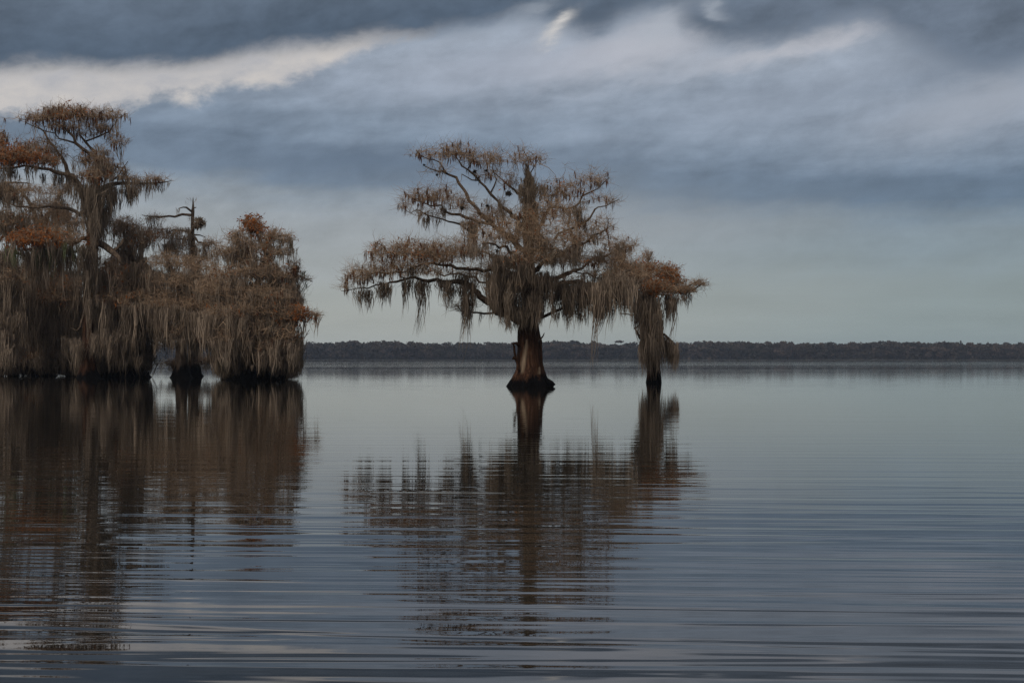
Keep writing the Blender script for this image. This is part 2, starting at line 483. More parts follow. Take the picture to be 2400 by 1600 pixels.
class Tree:
    """a cypress grown from limbs whose run is known, twigs that reach for the crown's tips, moss that hangs from them"""
    def __init__(self, name, D, base_px, label, group, category='tree', seed=1):
        self.D = D
        self.r = np.random.default_rng(seed)
        self.seed = seed
        self.root = W(base_px, HOR, D); self.root[2] = 0.0
        self.o = empty(name, self.root)
        tag(self.o, label, category, group)
        self.nodes = np.zeros((0, 3)); self.rad = np.zeros(0)
        self.seg = []            # twigs (A, B, ra, rb, tint)
        self.tip = np.zeros((0, 3))
        self.moss, self.moss_g, self.tas, self.rust = [], [], [], []
        self.px = D / F          # metres per photograph pixel
        self.k = 0
    def P(self, pts):
        """pts: (px, py, metres behind the trunk plane, radius px)"""
        Q = np.array([W(p[0], p[1], self.D) + np.array([0, 0, 0]) for p in pts])
        dd = np.array([p[2] for p in pts])
        # a point set back by dd keeps its bearing
        cam_p = np.array([0, 0, CAM_H])
        Q = cam_p + (Q - cam_p) * ((self.D + dd) / self.D)[:, None]
        return Q, np.array([p[3] for p in pts]) * self.px
    def local(self, V):
        return V - self.root
    def limb(self, pts, name='limb', mat=None, sides=8, step=0.35, jit=0.05, flute=None, label=None, rough=0.1):
        Q, R = self.P(pts)
        Q, R = smooth_path(Q, R, step)
        j = self.r.normal(size=Q.shape) * jit
        j[0] = j[-1] = 0
        Q = Q + j
        self.nodes = np.concatenate([self.nodes, Q]); self.rad = np.concatenate([self.rad, R])
        self.k += 1
        V, n, i = tube(Q, R, sides, rough, self.seed * 100 + self.k, flute)
        o = put(name, make_mesh(name, self.local(V), n, i, True), mat or M_limb, self.o)
        if label:
            o['label'] = label
        return o
    def pad(self, cx, cy, rx, ry, dz=0.0, depth=1.6, n=120, top=0.0):
        """tips of a flat-topped crown pad"""
        u = self.r.normal(size=(n, 3)); u /= np.linalg.norm(u, axis=1)[:, None]
        u *= (self.r.uniform(0.1, 1, n) ** 0.6 * (1 + 0.28 * self.r.exponential(0.6, n)))[:, None]
        if top:
            u[:, 2] = np.abs(u[:, 2]) * top + u[:, 2] * (1 - top)
        pts = [(cx + rx * a[0], cy - ry * a[2], dz + depth * a[1], 0) for a in u]
        return self.P(pts)[0]
    def grow(self, tips, twig=0.012, bend=0.16, up=0.10, tint=(0.2, 0.9), fan=4, fan_len=0.42, hook=0.0):
        """join every tip to the nearest wood already there, nearest tips first"""
        r_ = self.r
        d0 = np.array([np.min(np.sum((self.nodes - p) ** 2, axis=1)) for p in tips])
        order = np.argsort(d0)
        N = np.empty((len(self.nodes) + len(tips) * 4, 3)); N[:len(self.nodes)] = self.nodes
        cost = np.zeros(len(N)); m = len(self.nodes)
        A, B, ra, rb, tt = [], [], [], [], []
        for k in order:
            p = tips[k]
            d = np.sqrt(np.sum((N[:m] - p) ** 2, axis=1))
            j = int(np.argmin(d + 0.28 * cost[:m]))
            a = N[j]; L = d[j]
            if L < 0.02:
                continue
            mid = []
            ns = 3 if L > 0.5 else 2
            off = r_.normal(size=3) * bend * L + np.array([0, 0, -up * L])
            last = a
            tn = r_.uniform(*tint)
            r0 = twig * (1 + 0.9 * min(L, 2.2)); r1 = twig * 0.55
            for s in range(1, ns + 1):
                u = s / ns
                q = a + (p - a) * u + off * math.sin(math.pi * u) + (r_.normal(size=3) * 0.04 * L if s < ns else 0)
                A.append(last); B.append(q); ra.append(r0 + (r1 - r0) * (s - 1) / ns); rb.append(r0 + (r1 - r0) * u); tt.append(tn)
                N[m] = q; cost[m] = cost[j] + L * u; m += 1
                last = q
        self.nodes = N[:m].copy(); self.rad = np.concatenate([self.rad, np.full(m - len(self.rad), twig)])
        n = len(tips)
        # spray of fine curved twiglets at every tip
        for f in range(fan):
            dv = r_.normal(size=(n, 3)); dv[:, 2] = dv[:, 2] * 0.55 + 0.4
            dv /= np.linalg.norm(dv, axis=1)[:, None]
            Ls = r_.uniform(0.45, 1.0, n)[:, None] * fan_len
            m1 = tips + dv * Ls * 0.55 + r_.normal(size=(n, 3)) * 0.05
            m2 = m1 + dv * Ls * 0.45 + r_.normal(size=(n, 3)) * 0.09 + np.array([0, 0, -hook])
            t0 = r_.uniform(*tint, n)
            A += list(tips); B += list(m1); ra += [twig * 0.6] * n; rb += [twig * 0.45] * n; tt += list(t0)
            A += list(m1); B += list(m2); ra += [twig * 0.45] * n; rb += [twig * 0.25] * n; tt += list(t0)
        self.seg.append((np.array(A), np.array(B), np.array(ra), np.array(rb), np.array(tt)))
        self.tip = np.concatenate([self.tip, tips])
        return tips
    def hang(self, tips, frac, L=(0.2, 0.45), wd=0.09, rust=False, per=5):
        """dry needle sprays drooping from the tips"""
        r_ = self.r
        sel = tips[r_.uniform(size=len(tips)) < frac]
        n = len(sel)
        if not n:
            return
        top = np.repeat(sel, per, 0) + r_.normal(size=(n * per, 3)) * np.array([0.03, 0.03, 0.03])
        ll = np.repeat(r_.uniform(*L, n), per) * r_.uniform(0.6, 1.1, n * per)
        parts = strands(top, ll, np.full(n * per, wd) * r_.uniform(0.5, 1.1, n * per), np.repeat(r_.uniform(0, 1, n), per), 3, 0.05, r_)
        (self.rust if rust else self.tas).append(parts)
    def leaves(self, tips, per=14, size=0.22, spread=0.22, rust=True):
        """feathery tufts of old needles kept on the twigs"""
        r_ = self.r
        n = len(tips) * per
        if not n:
            return
        c = np.repeat(tips, per, 0) + r_.normal(size=(n, 3)) * spread
        d = r_.normal(size=(n, 3)); d[:, 2] -= 0.5
        d /= np.linalg.norm(d, axis=1)[:, None]
        u = np.cross(d, r_.normal(size=(n, 3))); u /= np.linalg.norm(u, axis=1)[:, None]
        L = (r_.uniform(0.5, 1.2, n) * size)[:, None]
        V = np.empty((n, 4, 3))
        V[:, 0] = c; V[:, 1] = c + d * L * 0.5 + u * L * 0.13; V[:, 2] = c + d * L; V[:, 3] = c + d * L * 0.5 - u * L * 0.13
        t_ = np.repeat(np.repeat(r_.uniform(0, 1, len(tips)), per), 4)
        (self.rust if rust else self.tas).append((V.reshape(-1, 3), np.full(n, 4), np.arange(n * 4), t_))
    def beard(self, anchors, L=(0.8, 2.0), n=14, spread=0.16, wd=0.035, green=False, tint=(0, 1), wave=0.045, floor=0.05):
        """bundles of moss, wide above and drawn to a point below"""
        r_ = self.r
        k = len(anchors)
        if not k:
            return
        ll = L[0] + (L[1] - L[0]) * r_.uniform(0, 1, k) ** 1.35
        # never below the water
        ll = np.minimum(ll, np.maximum(anchors[:, 2] - floor, 0.15))
        cnt = np.maximum(4, (n * r_.uniform(0.5, 1.7, k)).astype(int))
        rep = np.repeat(np.arange(k), cnt); N = len(rep)
        sp = np.repeat(r_.uniform(0.35, 1.6, k) * spread, cnt)
        sway = np.stack([r_.normal(size=k) * 0.04, r_.normal(size=k) * 0.04, np.zeros(k)], 1) * ll[:, None]
        off = r_.normal(size=(N, 3)) * np.stack([sp, sp, sp * 0.35], 1)
        rr = np.hypot(off[:, 0], off[:, 1]) / (sp + 1e-6)
        even = L[1] - L[0] < 0.13 * L[0]
        q = r_.uniform(.93, 1.03, N) if even else np.clip(1.08 - 0.28 * rr - r_.uniform(0, 0.55, N) ** 1.4, 0.15, 1.1)
        sl = ll[rep] * q
        top = anchors[rep] + off
        pin = -off * np.array([0.65, 0.65, 0])
        ph = self.seed * 1.7
        xx = anchors[:, 0] * (62.0 / self.D) + 0.35 * anchors[:, 2]
        wv = 0.5 + 0.42 * np.sin(xx * 3.1 + ph) + 0.4 * np.sin(xx * 7.9 + 2 * ph)          # tone goes in broad hanks, painting in shade between the clumps
        base_t = np.repeat(tint[0] + (tint[1] - tint[0]) * np.clip(0.75 * wv + 0.25 * r_.uniform(0, 1, k), 0, 1), cnt)
        tt = np.clip(base_t + r_.normal(size=N) * 0.15, 0, 1)
        parts = strands(top, sl, wd * r_.uniform(0.5, 1.3, N) * (0.7 + 0.3 * np.minimum(sl, 2)), tt, 5, wave, r_, sway[rep] + r_.normal(size=(N, 3)) * np.array([.05, .05, 0]), pin)
        (self.moss_g if green else self.moss).append(parts)
    def line_pts(self, pts, n, jz=0.15, jd=0.5):
        """n anchors along a run of (px, py, depth)"""
        Q = self.P([(p[0], p[1], p[2], 0) for p in pts])[0]
        seg = np.linalg.norm(np.diff(Q, axis=0), axis=1); cs = np.concatenate(([0], np.cumsum(seg)))
        ncl = max(2, int(n / 4.5))
        ctr = self.r.uniform(0, cs[-1], ncl)
        u = ctr[self.r.integers(0, ncl, n)] + self.r.normal(size=n) * 0.11 * (self.D / 62.0)     # they gather in hanks
        u = np.clip(np.where(self.r.uniform(size=n) < 0.25, self.r.uniform(0, cs[-1], n), u), 0, cs[-1])
        out = np.stack([np.interp(u, cs, Q[:, a]) for a in range(3)], 1)
        out[:, 2] += self.r.normal(size=n) * jz
        out[:, 1] += self.r.normal(size=n) * jd
        return out
    def ball(self, px, py, dz, rpx, name='air_plant', mat=None, label=None):
        """spiky round tuft"""
        c = self.P([(px, py, dz, 0)])[0][0]
        n = 90
        d = self.r.normal(size=(n, 3)); d /= np.linalg.norm(d, axis=1)[:, None]
        d[:, 2] *= 0.85
        R = rpx * self.px
        A = c + d * R * 0.1; B = c + d * R * self.r.uniform(0.6, 1.15, n)[:, None]
        V, k, i, t_ = prisms(A, B, np.full(n, R * 0.16), np.full(n, R * 0.03), self.r.uniform(0, 1, n))
        o = put(name, make_mesh(name, self.local(V), k, i, False, {'tint': t_}), mat or M_nest, self.o)
        if label: o['label'] = label
        return o
    def scatter_moss(self, k, L=(0.4, 1.7), n=10, spread=0.13, wd=0.04, front=0.4):
        """ragged clumps all through the twigs, each with a tone of its own"""
        q = self.nodes[self.r.choice(len(self.nodes), k)]
        self.beard(q[: k // 2], L, n, spread, wd, False, (0.0, 0.3)); self.beard(q[k // 2:], L, n, spread, wd, False, (0.6, 1.0))
    def knees(self, x0, x1, k, dz=(-1.5, 0.5), hpx=(5, 24), wpx=(3, 8)):
        """black wet roots and knees that rise from the water round the foot"""
        for _ in range(k):
            x, z = self.r.uniform(x0, x1), self.r.uniform(*dz)
            yw = HOR + CAM_H * F / (self.D + z)
            h, w_ = self.r.uniform(*hpx), self.r.uniform(*wpx)
            lean = self.r.normal() * 5
            self.limb([(x, yw + 4, z, w_), (x + lean * .3, yw - h * .3, z, w_ * .75), (x + lean * .7, yw - h * .75, z, w_ * .38), (x + lean, yw - h, z, w_ * .1)],
                      name='cypress_knee', mat=M_knee, sides=9, step=0.12, jit=0.02, rough=0.14)
    def finish(self, moss_label=None):
        if self.seg:
            A, B, ra, rb, tt = [np.concatenate([s[k] for s in self.seg]) for k in range(5)]
            V, n, i, t_ = prisms(A, B, ra, rb, tt)
            put('twigs', make_mesh('twigs', self.local(V), n, i, False, {'tint': t_}), M_twig, self.o, 'stuff')
        for name, lst, mat in (('spanish_moss', self.moss, M_moss), ('green_moss', self.moss_g, M_moss_green), ('brown_needles', self.tas, M_tassel), ('rusty_needles', self.rust, M_rust)):
            if lst:
                V, n, i, t_ = join(lst)
                put(name, make_mesh(name, self.local(V), n, i, False, {'tint': t_}), mat, self.o, 'stuff')  # the stand's moss mesh also holds its shade-filling strands

# ------------------------------------------------------------------ the lone big cypress in the middle of the picture
T = Tree("bald_cypress", 62.0, 1243, "big cypress with wide flat crown and flared red-brown trunk in open water", "moss-hung cypress trees standing in the lake", seed=11)
# trunk with buttress flutes, drawn as rings
def flared_trunk(T, rings, sides=54, lobes=9, name='trunk', mat=None, pale=None, depth=0.9, phase=0.0):
    """rings: (py, left px, right px, flute depth)"""
    wl_ = HOR + CAM_H * F / T.D + 5               # the foot goes on below the water
    if rings[0][0] < wl_:
        k_ = (wl_ - rings[0][0]) * .8
        rings = [(wl_, rings[0][1] - k_, rings[0][2] + k_, rings[0][3])] + rings
    ys = np.array([r[0] for r in rings], float)
    yy = np.arange(ys[0], ys[-1] - 0.1, -4.0)
    V, fn, fi, pl = [], [], [], []
    r_ = np.random.default_rng(T.seed + 5)
    wob = r_.normal(size=sides) * 0.02
    for i, y in enumerate(yy):
        o = np.argsort(ys)
        l, rr, fl = [np.interp(y, ys[o], np.array([q[k] for q in rings], float)[o]) for k in (1, 2, 3)]
        c = T.P([((l + rr) / 2, y, 0, 0)])[0][0]
        R = (rr - l) / 2 * T.px
        for k in range(sides):
            th = 2 * math.pi * k / sides
            f = 1 + fl * (abs(math.sin(lobes * 0.5 * th + phase + 0.3 * math.sin(y * 0.02))) ** 0.55 - 0.78) + wob[k] + 0.02 * math.sin(5 * th + y * 0.11) + r_.normal() * 0.006
            f = min(f, 1.08)
            V.append(c + np.array([math.cos(th) * R * f, math.sin(th) * R * f * depth, 0]))
            pl.append(pale(((l + rr) / 2) + math.cos(th) * R / T.px, y, th) if pale else 0)
    m = len(yy)
    for i in range(m - 1):
        for k in range(sides):
            k2 = (k + 1) % sides
            fi += [i * sides + k, i * sides + k2, (i + 1) * sides + k2, (i + 1) * sides + k]; fn.append(4)
    fi += list(range((m - 1) * sides, m * sides)); fn.append(sides)
    V = np.array(V)
    o = put(name, make_mesh(name, T.local(V), fn, fi, True, {'pale': pl}), mat or M_bark, T.o)
    mid = np.array([T.P([(np.interp(y, ys[::-1], [(q[1] + q[2]) / 2 for q in rings][::-1]), y, 0, 0)])[0][0] for y in np.arange(ys[0] - 60, ys[-1], -6)])
    T.nodes = np.concatenate([T.nodes, mid]); T.rad = np.concatenate([T.rad, np.full(len(mid), 0.3)])
    return o

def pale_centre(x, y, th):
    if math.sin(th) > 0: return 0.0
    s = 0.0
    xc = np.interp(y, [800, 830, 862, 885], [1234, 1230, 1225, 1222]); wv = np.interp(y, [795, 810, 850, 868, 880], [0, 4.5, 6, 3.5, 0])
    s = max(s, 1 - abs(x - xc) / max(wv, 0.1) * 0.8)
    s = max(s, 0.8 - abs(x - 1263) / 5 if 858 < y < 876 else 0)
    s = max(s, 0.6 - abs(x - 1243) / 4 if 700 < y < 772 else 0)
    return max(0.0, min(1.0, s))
flared_trunk(T, [(914, 1183, 1303, .32), (905, 1190, 1297, .32), (896, 1195, 1290, .32), (884, 1203, 1281, .30), (868, 1210, 1276, .28), (850, 1213, 1272, .25), (820, 1214, 1270, .22), (800, 1214, 1270, .20),
                 (775, 1215, 1264, .2), (750, 1219, 1261, .18), (720, 1224, 1262, .12), (690, 1225, 1258, .1), (650, 1226, 1255, .08), (600, 1227, 1252, .08), (540, 1226, 1250, .08), (480, 1228, 1247, .06), (430, 1230, 1243, .06), (402, 1234, 1239, .05)], pale=pale_centre)
T.limb([(1284, 892, -.3, 6), (1293, 897, -.6, 5), (1298, 904, -.6, 5)], name='root_knob', mat=M_bark, step=0.15, jit=0.01)
T.limb([(1216, 868, -.5, 3), (1209, 838, -.5, 2.5), (1207, 812, -.5, 2.5), (1203, 806, -.5, 1.5)], name='dead_shoot', mat=M_bark, step=0.2, jit=0.02)
T.limb([(1212, 842, -.5, 2), (1203, 838, -.5, 4), (1201, 842, -.5, 1.5)], name='dead_shoot', mat=M_bark, step=0.1, jit=0.01)
T.limb([(1218, 812, -.5, 3), (1208, 803, -.6, 3), (1200, 806, -.6, 1.5)], name='dead_shoot', mat=M_bark, step=0.2, jit=0.02)
T.limb([(1262, 800, -.5, 2.5), (1272, 788, -.6, 1.6), (1276, 780, -.6, .8)], name='dead_shoot', step=0.2, jit=0.01)

limbs = [
 # upper left
 [(1232, 590, 0, 9), (1190, 556, .6, 7), (1149, 524, 1.0, 6), (1115, 492, 1.2, 5.2), (1089, 448, 1.4, 4.6), (1070, 421, 1.5, 4), (1049, 408, 1.5, 3), (1024, 402, 1.6, 2.2), (996, 390, 1.7, 1.4)],
 [(1049, 408, 1.5, 2.6), (1029, 383, 1.2, 2), (999, 370, 1, 1.5), (975, 352, .8, 1)],
 [(1230, 545, 0, 7), (1195, 500, -.8, 5), (1167, 474, -1.2, 4), (1149, 454, -1.3, 3.5), (1126, 423, -1.5, 3), (1096, 398, -1.6, 2.4), (1073, 376, -1.8, 1.8), (1052, 354, -1.8, 1)],
 [(1149, 454, -1.3, 2.6), (1163, 421, -1.4, 2), (1152, 396, -1.4, 1.5), (1160, 372, -1.4, 1)],
 [(1126, 423, -1.5, 2.2), (1104, 422, -1.6, 1.6), (1082, 408, -1.9, 1)],
 [(1232, 470, 0, 5), (1205, 446, .4, 3.2), (1190, 430, .6, 2.6), (1167, 413, .8, 2), (1150, 398, 1, 1.4)],
 [(1096, 398, -1.6, 1.8), (1101, 372, -1.8, 1.2), (1112, 355, -1.8, .8)],
 # left second tier
 [(1215, 560, 0, 6), (1149, 527, -.6, 5), (1093, 509, -1.0, 4), (1049, 495, -1.2, 3), (1011, 477, -1.4, 2.2), (976, 470, -1.5, 1.4)],
 [(1120, 540, -.9, 4), (1079, 528, -.3, 3), (1035, 515, 0, 2.4), (1002, 503, .3, 1.8), (961, 492, .4, 1), (940, 486, .4, .7)],
 # left long branches
 [(1228, 655, 0, 9), (1196, 640, -.4, 6.5), (1158, 634, -.8, 5.5), (1093, 631, -1.4, 4.5), (1055, 622, -1.6, 4), (1029, 618, -1.8, 3.4), (976, 625, -2, 2.6), (917, 641, -2.2, 1.8), (864, 644, -2.3, 1.3), (820, 652, -2.4, .8)],
 [(1222, 752, 0, 12), (1180, 735, -.2, 10), (1152, 718, -.4, 9), (1123, 690, -.6, 8), (1093, 667, -.8, 7), (1058, 659, -1, 6), (991, 657, -1.3, 4.5), (958, 652, -1.4, 3.5), (897, 666, -1.6, 2.3), (850, 676, -1.7, 1.6), (800, 682, -1.8, .7)],
 [(1225, 738, 0, 6), (1160, 733, .6, 3.2), (1110, 734, 1, 2.5), (1085, 726, 1.2, 1.5), (1068, 712, 1.2, 1)],
 [(1029, 618, -1.8, 2.5), (1036, 590, -1.6, 1.8), (1030, 572, -1.6, 1)],
 [(950, 652, -1.4, 2.4), (925, 620, -1.8, 1.8), (905, 590, -2, 1.3), (880, 568, -2.1, .8)],
 [(1190, 700, .5, 6), (1150, 668, 1.2, 4), (1090, 645, 1.8, 3), (1040, 640, 2.1, 2), (990, 632, 2.4, 1.2)],
 # right
 [(1246, 560, 0, 7), (1268, 532, .6, 5), (1280, 509, .8, 4.4), (1286, 493, 1, 3.8), (1322, 487, 1.2, 3.2), (1347, 484, 1.3, 2.8), (1362, 463, 1.4, 2.4), (1396, 438, 1.5, 1.8), (1427, 417, 1.6, 1)],
 [(1300, 560, -.8, 4), (1345, 535, -1.1, 3), (1378, 509, -1.2, 2.6), (1396, 493, -1.3, 2.2), (1420, 478, -1.3, 1.6), (1451, 467, -1.3, .9)],
 [(1244, 640, 0, 8), (1290, 610, -.8, 6), (1344, 581, -1.2, 4.4), (1371, 570, -1.3, 3.5), (1396, 554, -1.4, 2.6), (1420, 533, -1.5, 1.6), (1427, 512, -1.5, .9)],
 [(1340, 580, -1.2, 3.5), (1337, 545, -1.2, 3), (1336, 500, -1.2, 2)],
 [(1246, 690, 0, 9), (1290, 660, .8, 6.5), (1329, 640, 1.1, 5), (1385, 612, 1.5, 3.6), (1445, 592, 1.7, 2.4), (1481, 575, 1.8, 1.2)],
 [(1250, 690, 0, 10), (1290, 676, -.5, 8), (1322, 668, -.9, 6.5), (1384, 665, -1.2, 5), (1432, 655, -1.4, 3.5), (1480, 632, -1.5, 2)],
 [(1258, 747, 0, 6), (1290, 737, -.6, 4.5), (1328, 720, -.9, 3.4), (1384, 713, -1.1, 2.4), (1432, 708, -1.2, 1.5)],
 [(1313, 645, .6, 2.6), (1347, 634, .4, 2.2), (1399, 646, .3, 1.8), (1430, 637, .2, 1.2)],
 # crown top
 [(1236, 430, 0, 4), (1240, 400, .2, 2), (1238, 372, .2, 1.4), (1226, 352, .2, .9)],
 [(1238, 410, 0, 2), (1256, 385, -.3, 1.4), (1266, 366, -.3, .8)],
 [(1230, 620, 0, 6), (1200, 590, -2, 4), (1170, 575, -3, 3), (1130, 570, -3.4, 2)],
 [(1240, 600, 0, 6), (1260, 585, -2, 4), (1290, 580, -3.2, 3), (1320, 590, -3.6, 2)],
 [(1240, 640, 0, 6), (1250, 610, 2, 4), (1290, 600, 3.2, 3), (1330, 580, 3.6, 2)],
 [(1230, 640, 0, 6), (1200, 620, 2, 4), (1160, 600, 3.2, 3), (1110, 590, 3.6, 2)],
]
for L_ in limbs:
    T.limb([(q[0], q[1], q[2], q[3] * .82) for q in L_], rough=0.13, jit=0.06, step=0.25, sides=8)
# crown pads: cx, cy, rx, ry, depth offset, depth radius, tips, tassel share, rust share
pads = [
 (990, 362, 36, 16, 1.2, .8, 70, .6, 0), (1062, 358, 46, 24, -1.6, 1.1, 190, .65, .05), (1120, 375, 44, 24, -1.6, 1.1, 170, .55, .03), (1165, 372, 26, 26, -1.0, 1.0, 90, .45, 0),
 (1222, 372, 38, 28, 0, 1.0, 130, .35, 0), (1262, 380, 20, 20, -.3, .8, 45, .4, 0), (1145, 410, 40, 18, -1, 1.0, 80, .45, 0), (1030, 400, 44, 14, 1.5, .8, 40, .3, 0), (1195, 425, 30, 30, .4, 1, 70, .4, 0.1),
 (975, 462, 36, 26, -1.2, 1.0, 120, .8, 0), (1025, 462, 46, 30, -1.1, 1.1, 200, .7, 0), (1075, 478, 40, 24, -1, 1.0, 120, .5, 0), (945, 482, 16, 20, .2, .6, 30, .7, 0), (1010, 500, 55, 12, 0, 1, 60, .4, 0),
 (1120, 520, 40, 28, -.9, 1.2, 120, .3, .1), (1165, 500, 40, 40, .2, 1.5, 160, .3, .12), (1170, 555, 60, 34, -2.4, 1.6, 240, .25, .15), (1230, 540, 55, 50, -2.2, 1.4, 280, .15, .06),
 (900, 590, 36, 26, -1.9, 1.0, 130, .7, .12), (960, 590, 50, 30, -1.8, 1.2, 230, .6, .2), (1020, 590, 50, 28, -1.7, 1.2, 230, .5, .15), (1085, 585, 46, 30, -1.2, 1.4, 200, .4, .12), (1110, 590, 60, 30, 3, 1.2, 130, .3, .1),
 (840, 648, 36, 32, -2.1, 1.0, 170, .75, 0), (895, 632, 46, 28, -2, 1.1, 220, .55, .05), (970, 622, 50, 18, -2, 1.0, 150, .3, .1), (1030, 610, 60, 18, -1.8, 1.1, 150, .25, .1), (808, 672, 14, 12, -1.9, .5, 30, .6, 0), (1010, 640, 80, 14, 2, 1, 110, .2, .05), (1075, 722, 24, 16, 1.1, .6, 50, .1, 0), (1105, 712, 30, 14, .9, .6, 40, .1, 0),
 (1290, 455, 40, 36, .9, 1.2, 150, .6, .04), (1345, 445, 46, 36, 1.3, 1.3, 200, .6, 0), (1400, 425, 32, 26, 1.5, 1.0, 130, .5, 0), (1430, 470, 24, 10, -1.3, .5, 30, .25, 0), (1330, 490, 60, 24, 0, 1.5, 130, .3, 0), (1280, 500, 40, 40, -1, 1.5, 170, .2, .05), (1395, 470, 30, 14, 1.2, .7, 50, .4, 0),
 (1300, 560, 60, 44, -2.6, 1.6, 320, .12, .06), (1370, 555, 50, 36, -1.2, 1.3, 220, .12, .03), (1415, 535, 26, 30, -1.4, .9, 90, .12, 0), (1345, 520, 40, 26, -1, 1.2, 120, .15, .05),
 (1300, 610, 70, 26, -1.6, 1.6, 260, .1, .03), (1240, 600, 70, 34, -2.6, 1.3, 280, .12, .08), (1370, 610, 70, 26, 1.2, 1.6, 230, .15, .02), (1440, 585, 46, 32, 1.6, 1.2, 180, .2, .02), (1480, 575, 18, 16, 1.8, .6, 40, .1, 0), (1460, 620, 46, 24, .2, 1.2, 190, .15, .05), (1490, 645, 36, 18, -.6, 1.2, 130, .1, .15), (1400, 640, 60, 18, -.5, 1.2, 110, .1, 0),
 (1180, 620, 60, 26, -1, 1.6, 180, .15, .1), (1140, 640, 60, 20, 1, 1.4, 120, .15, .08), (1220, 660, 60, 24, -1, 1.4, 110, .1, 0), (1320, 660, 70, 20, -.8, 1.4, 120, .1, 0)]
for (cx, cy, rx, ry, dz, dr, n, tf, rf) in pads:
    tips = T.grow(T.pad(cx, cy, rx, ry, dz, dr, int(n * (0.5 if cy < 480 else 0.64)), 0.25), twig=0.0085, fan=4, fan_len=0.62)
    T.hang(tips, tf * 0.42, (0.2, 0.45), 0.06, False, 3)
    if rf:
        T.leaves(tips[T.r.uniform(size=len(tips)) < rf * .5], 9, 0.17, 0.14)
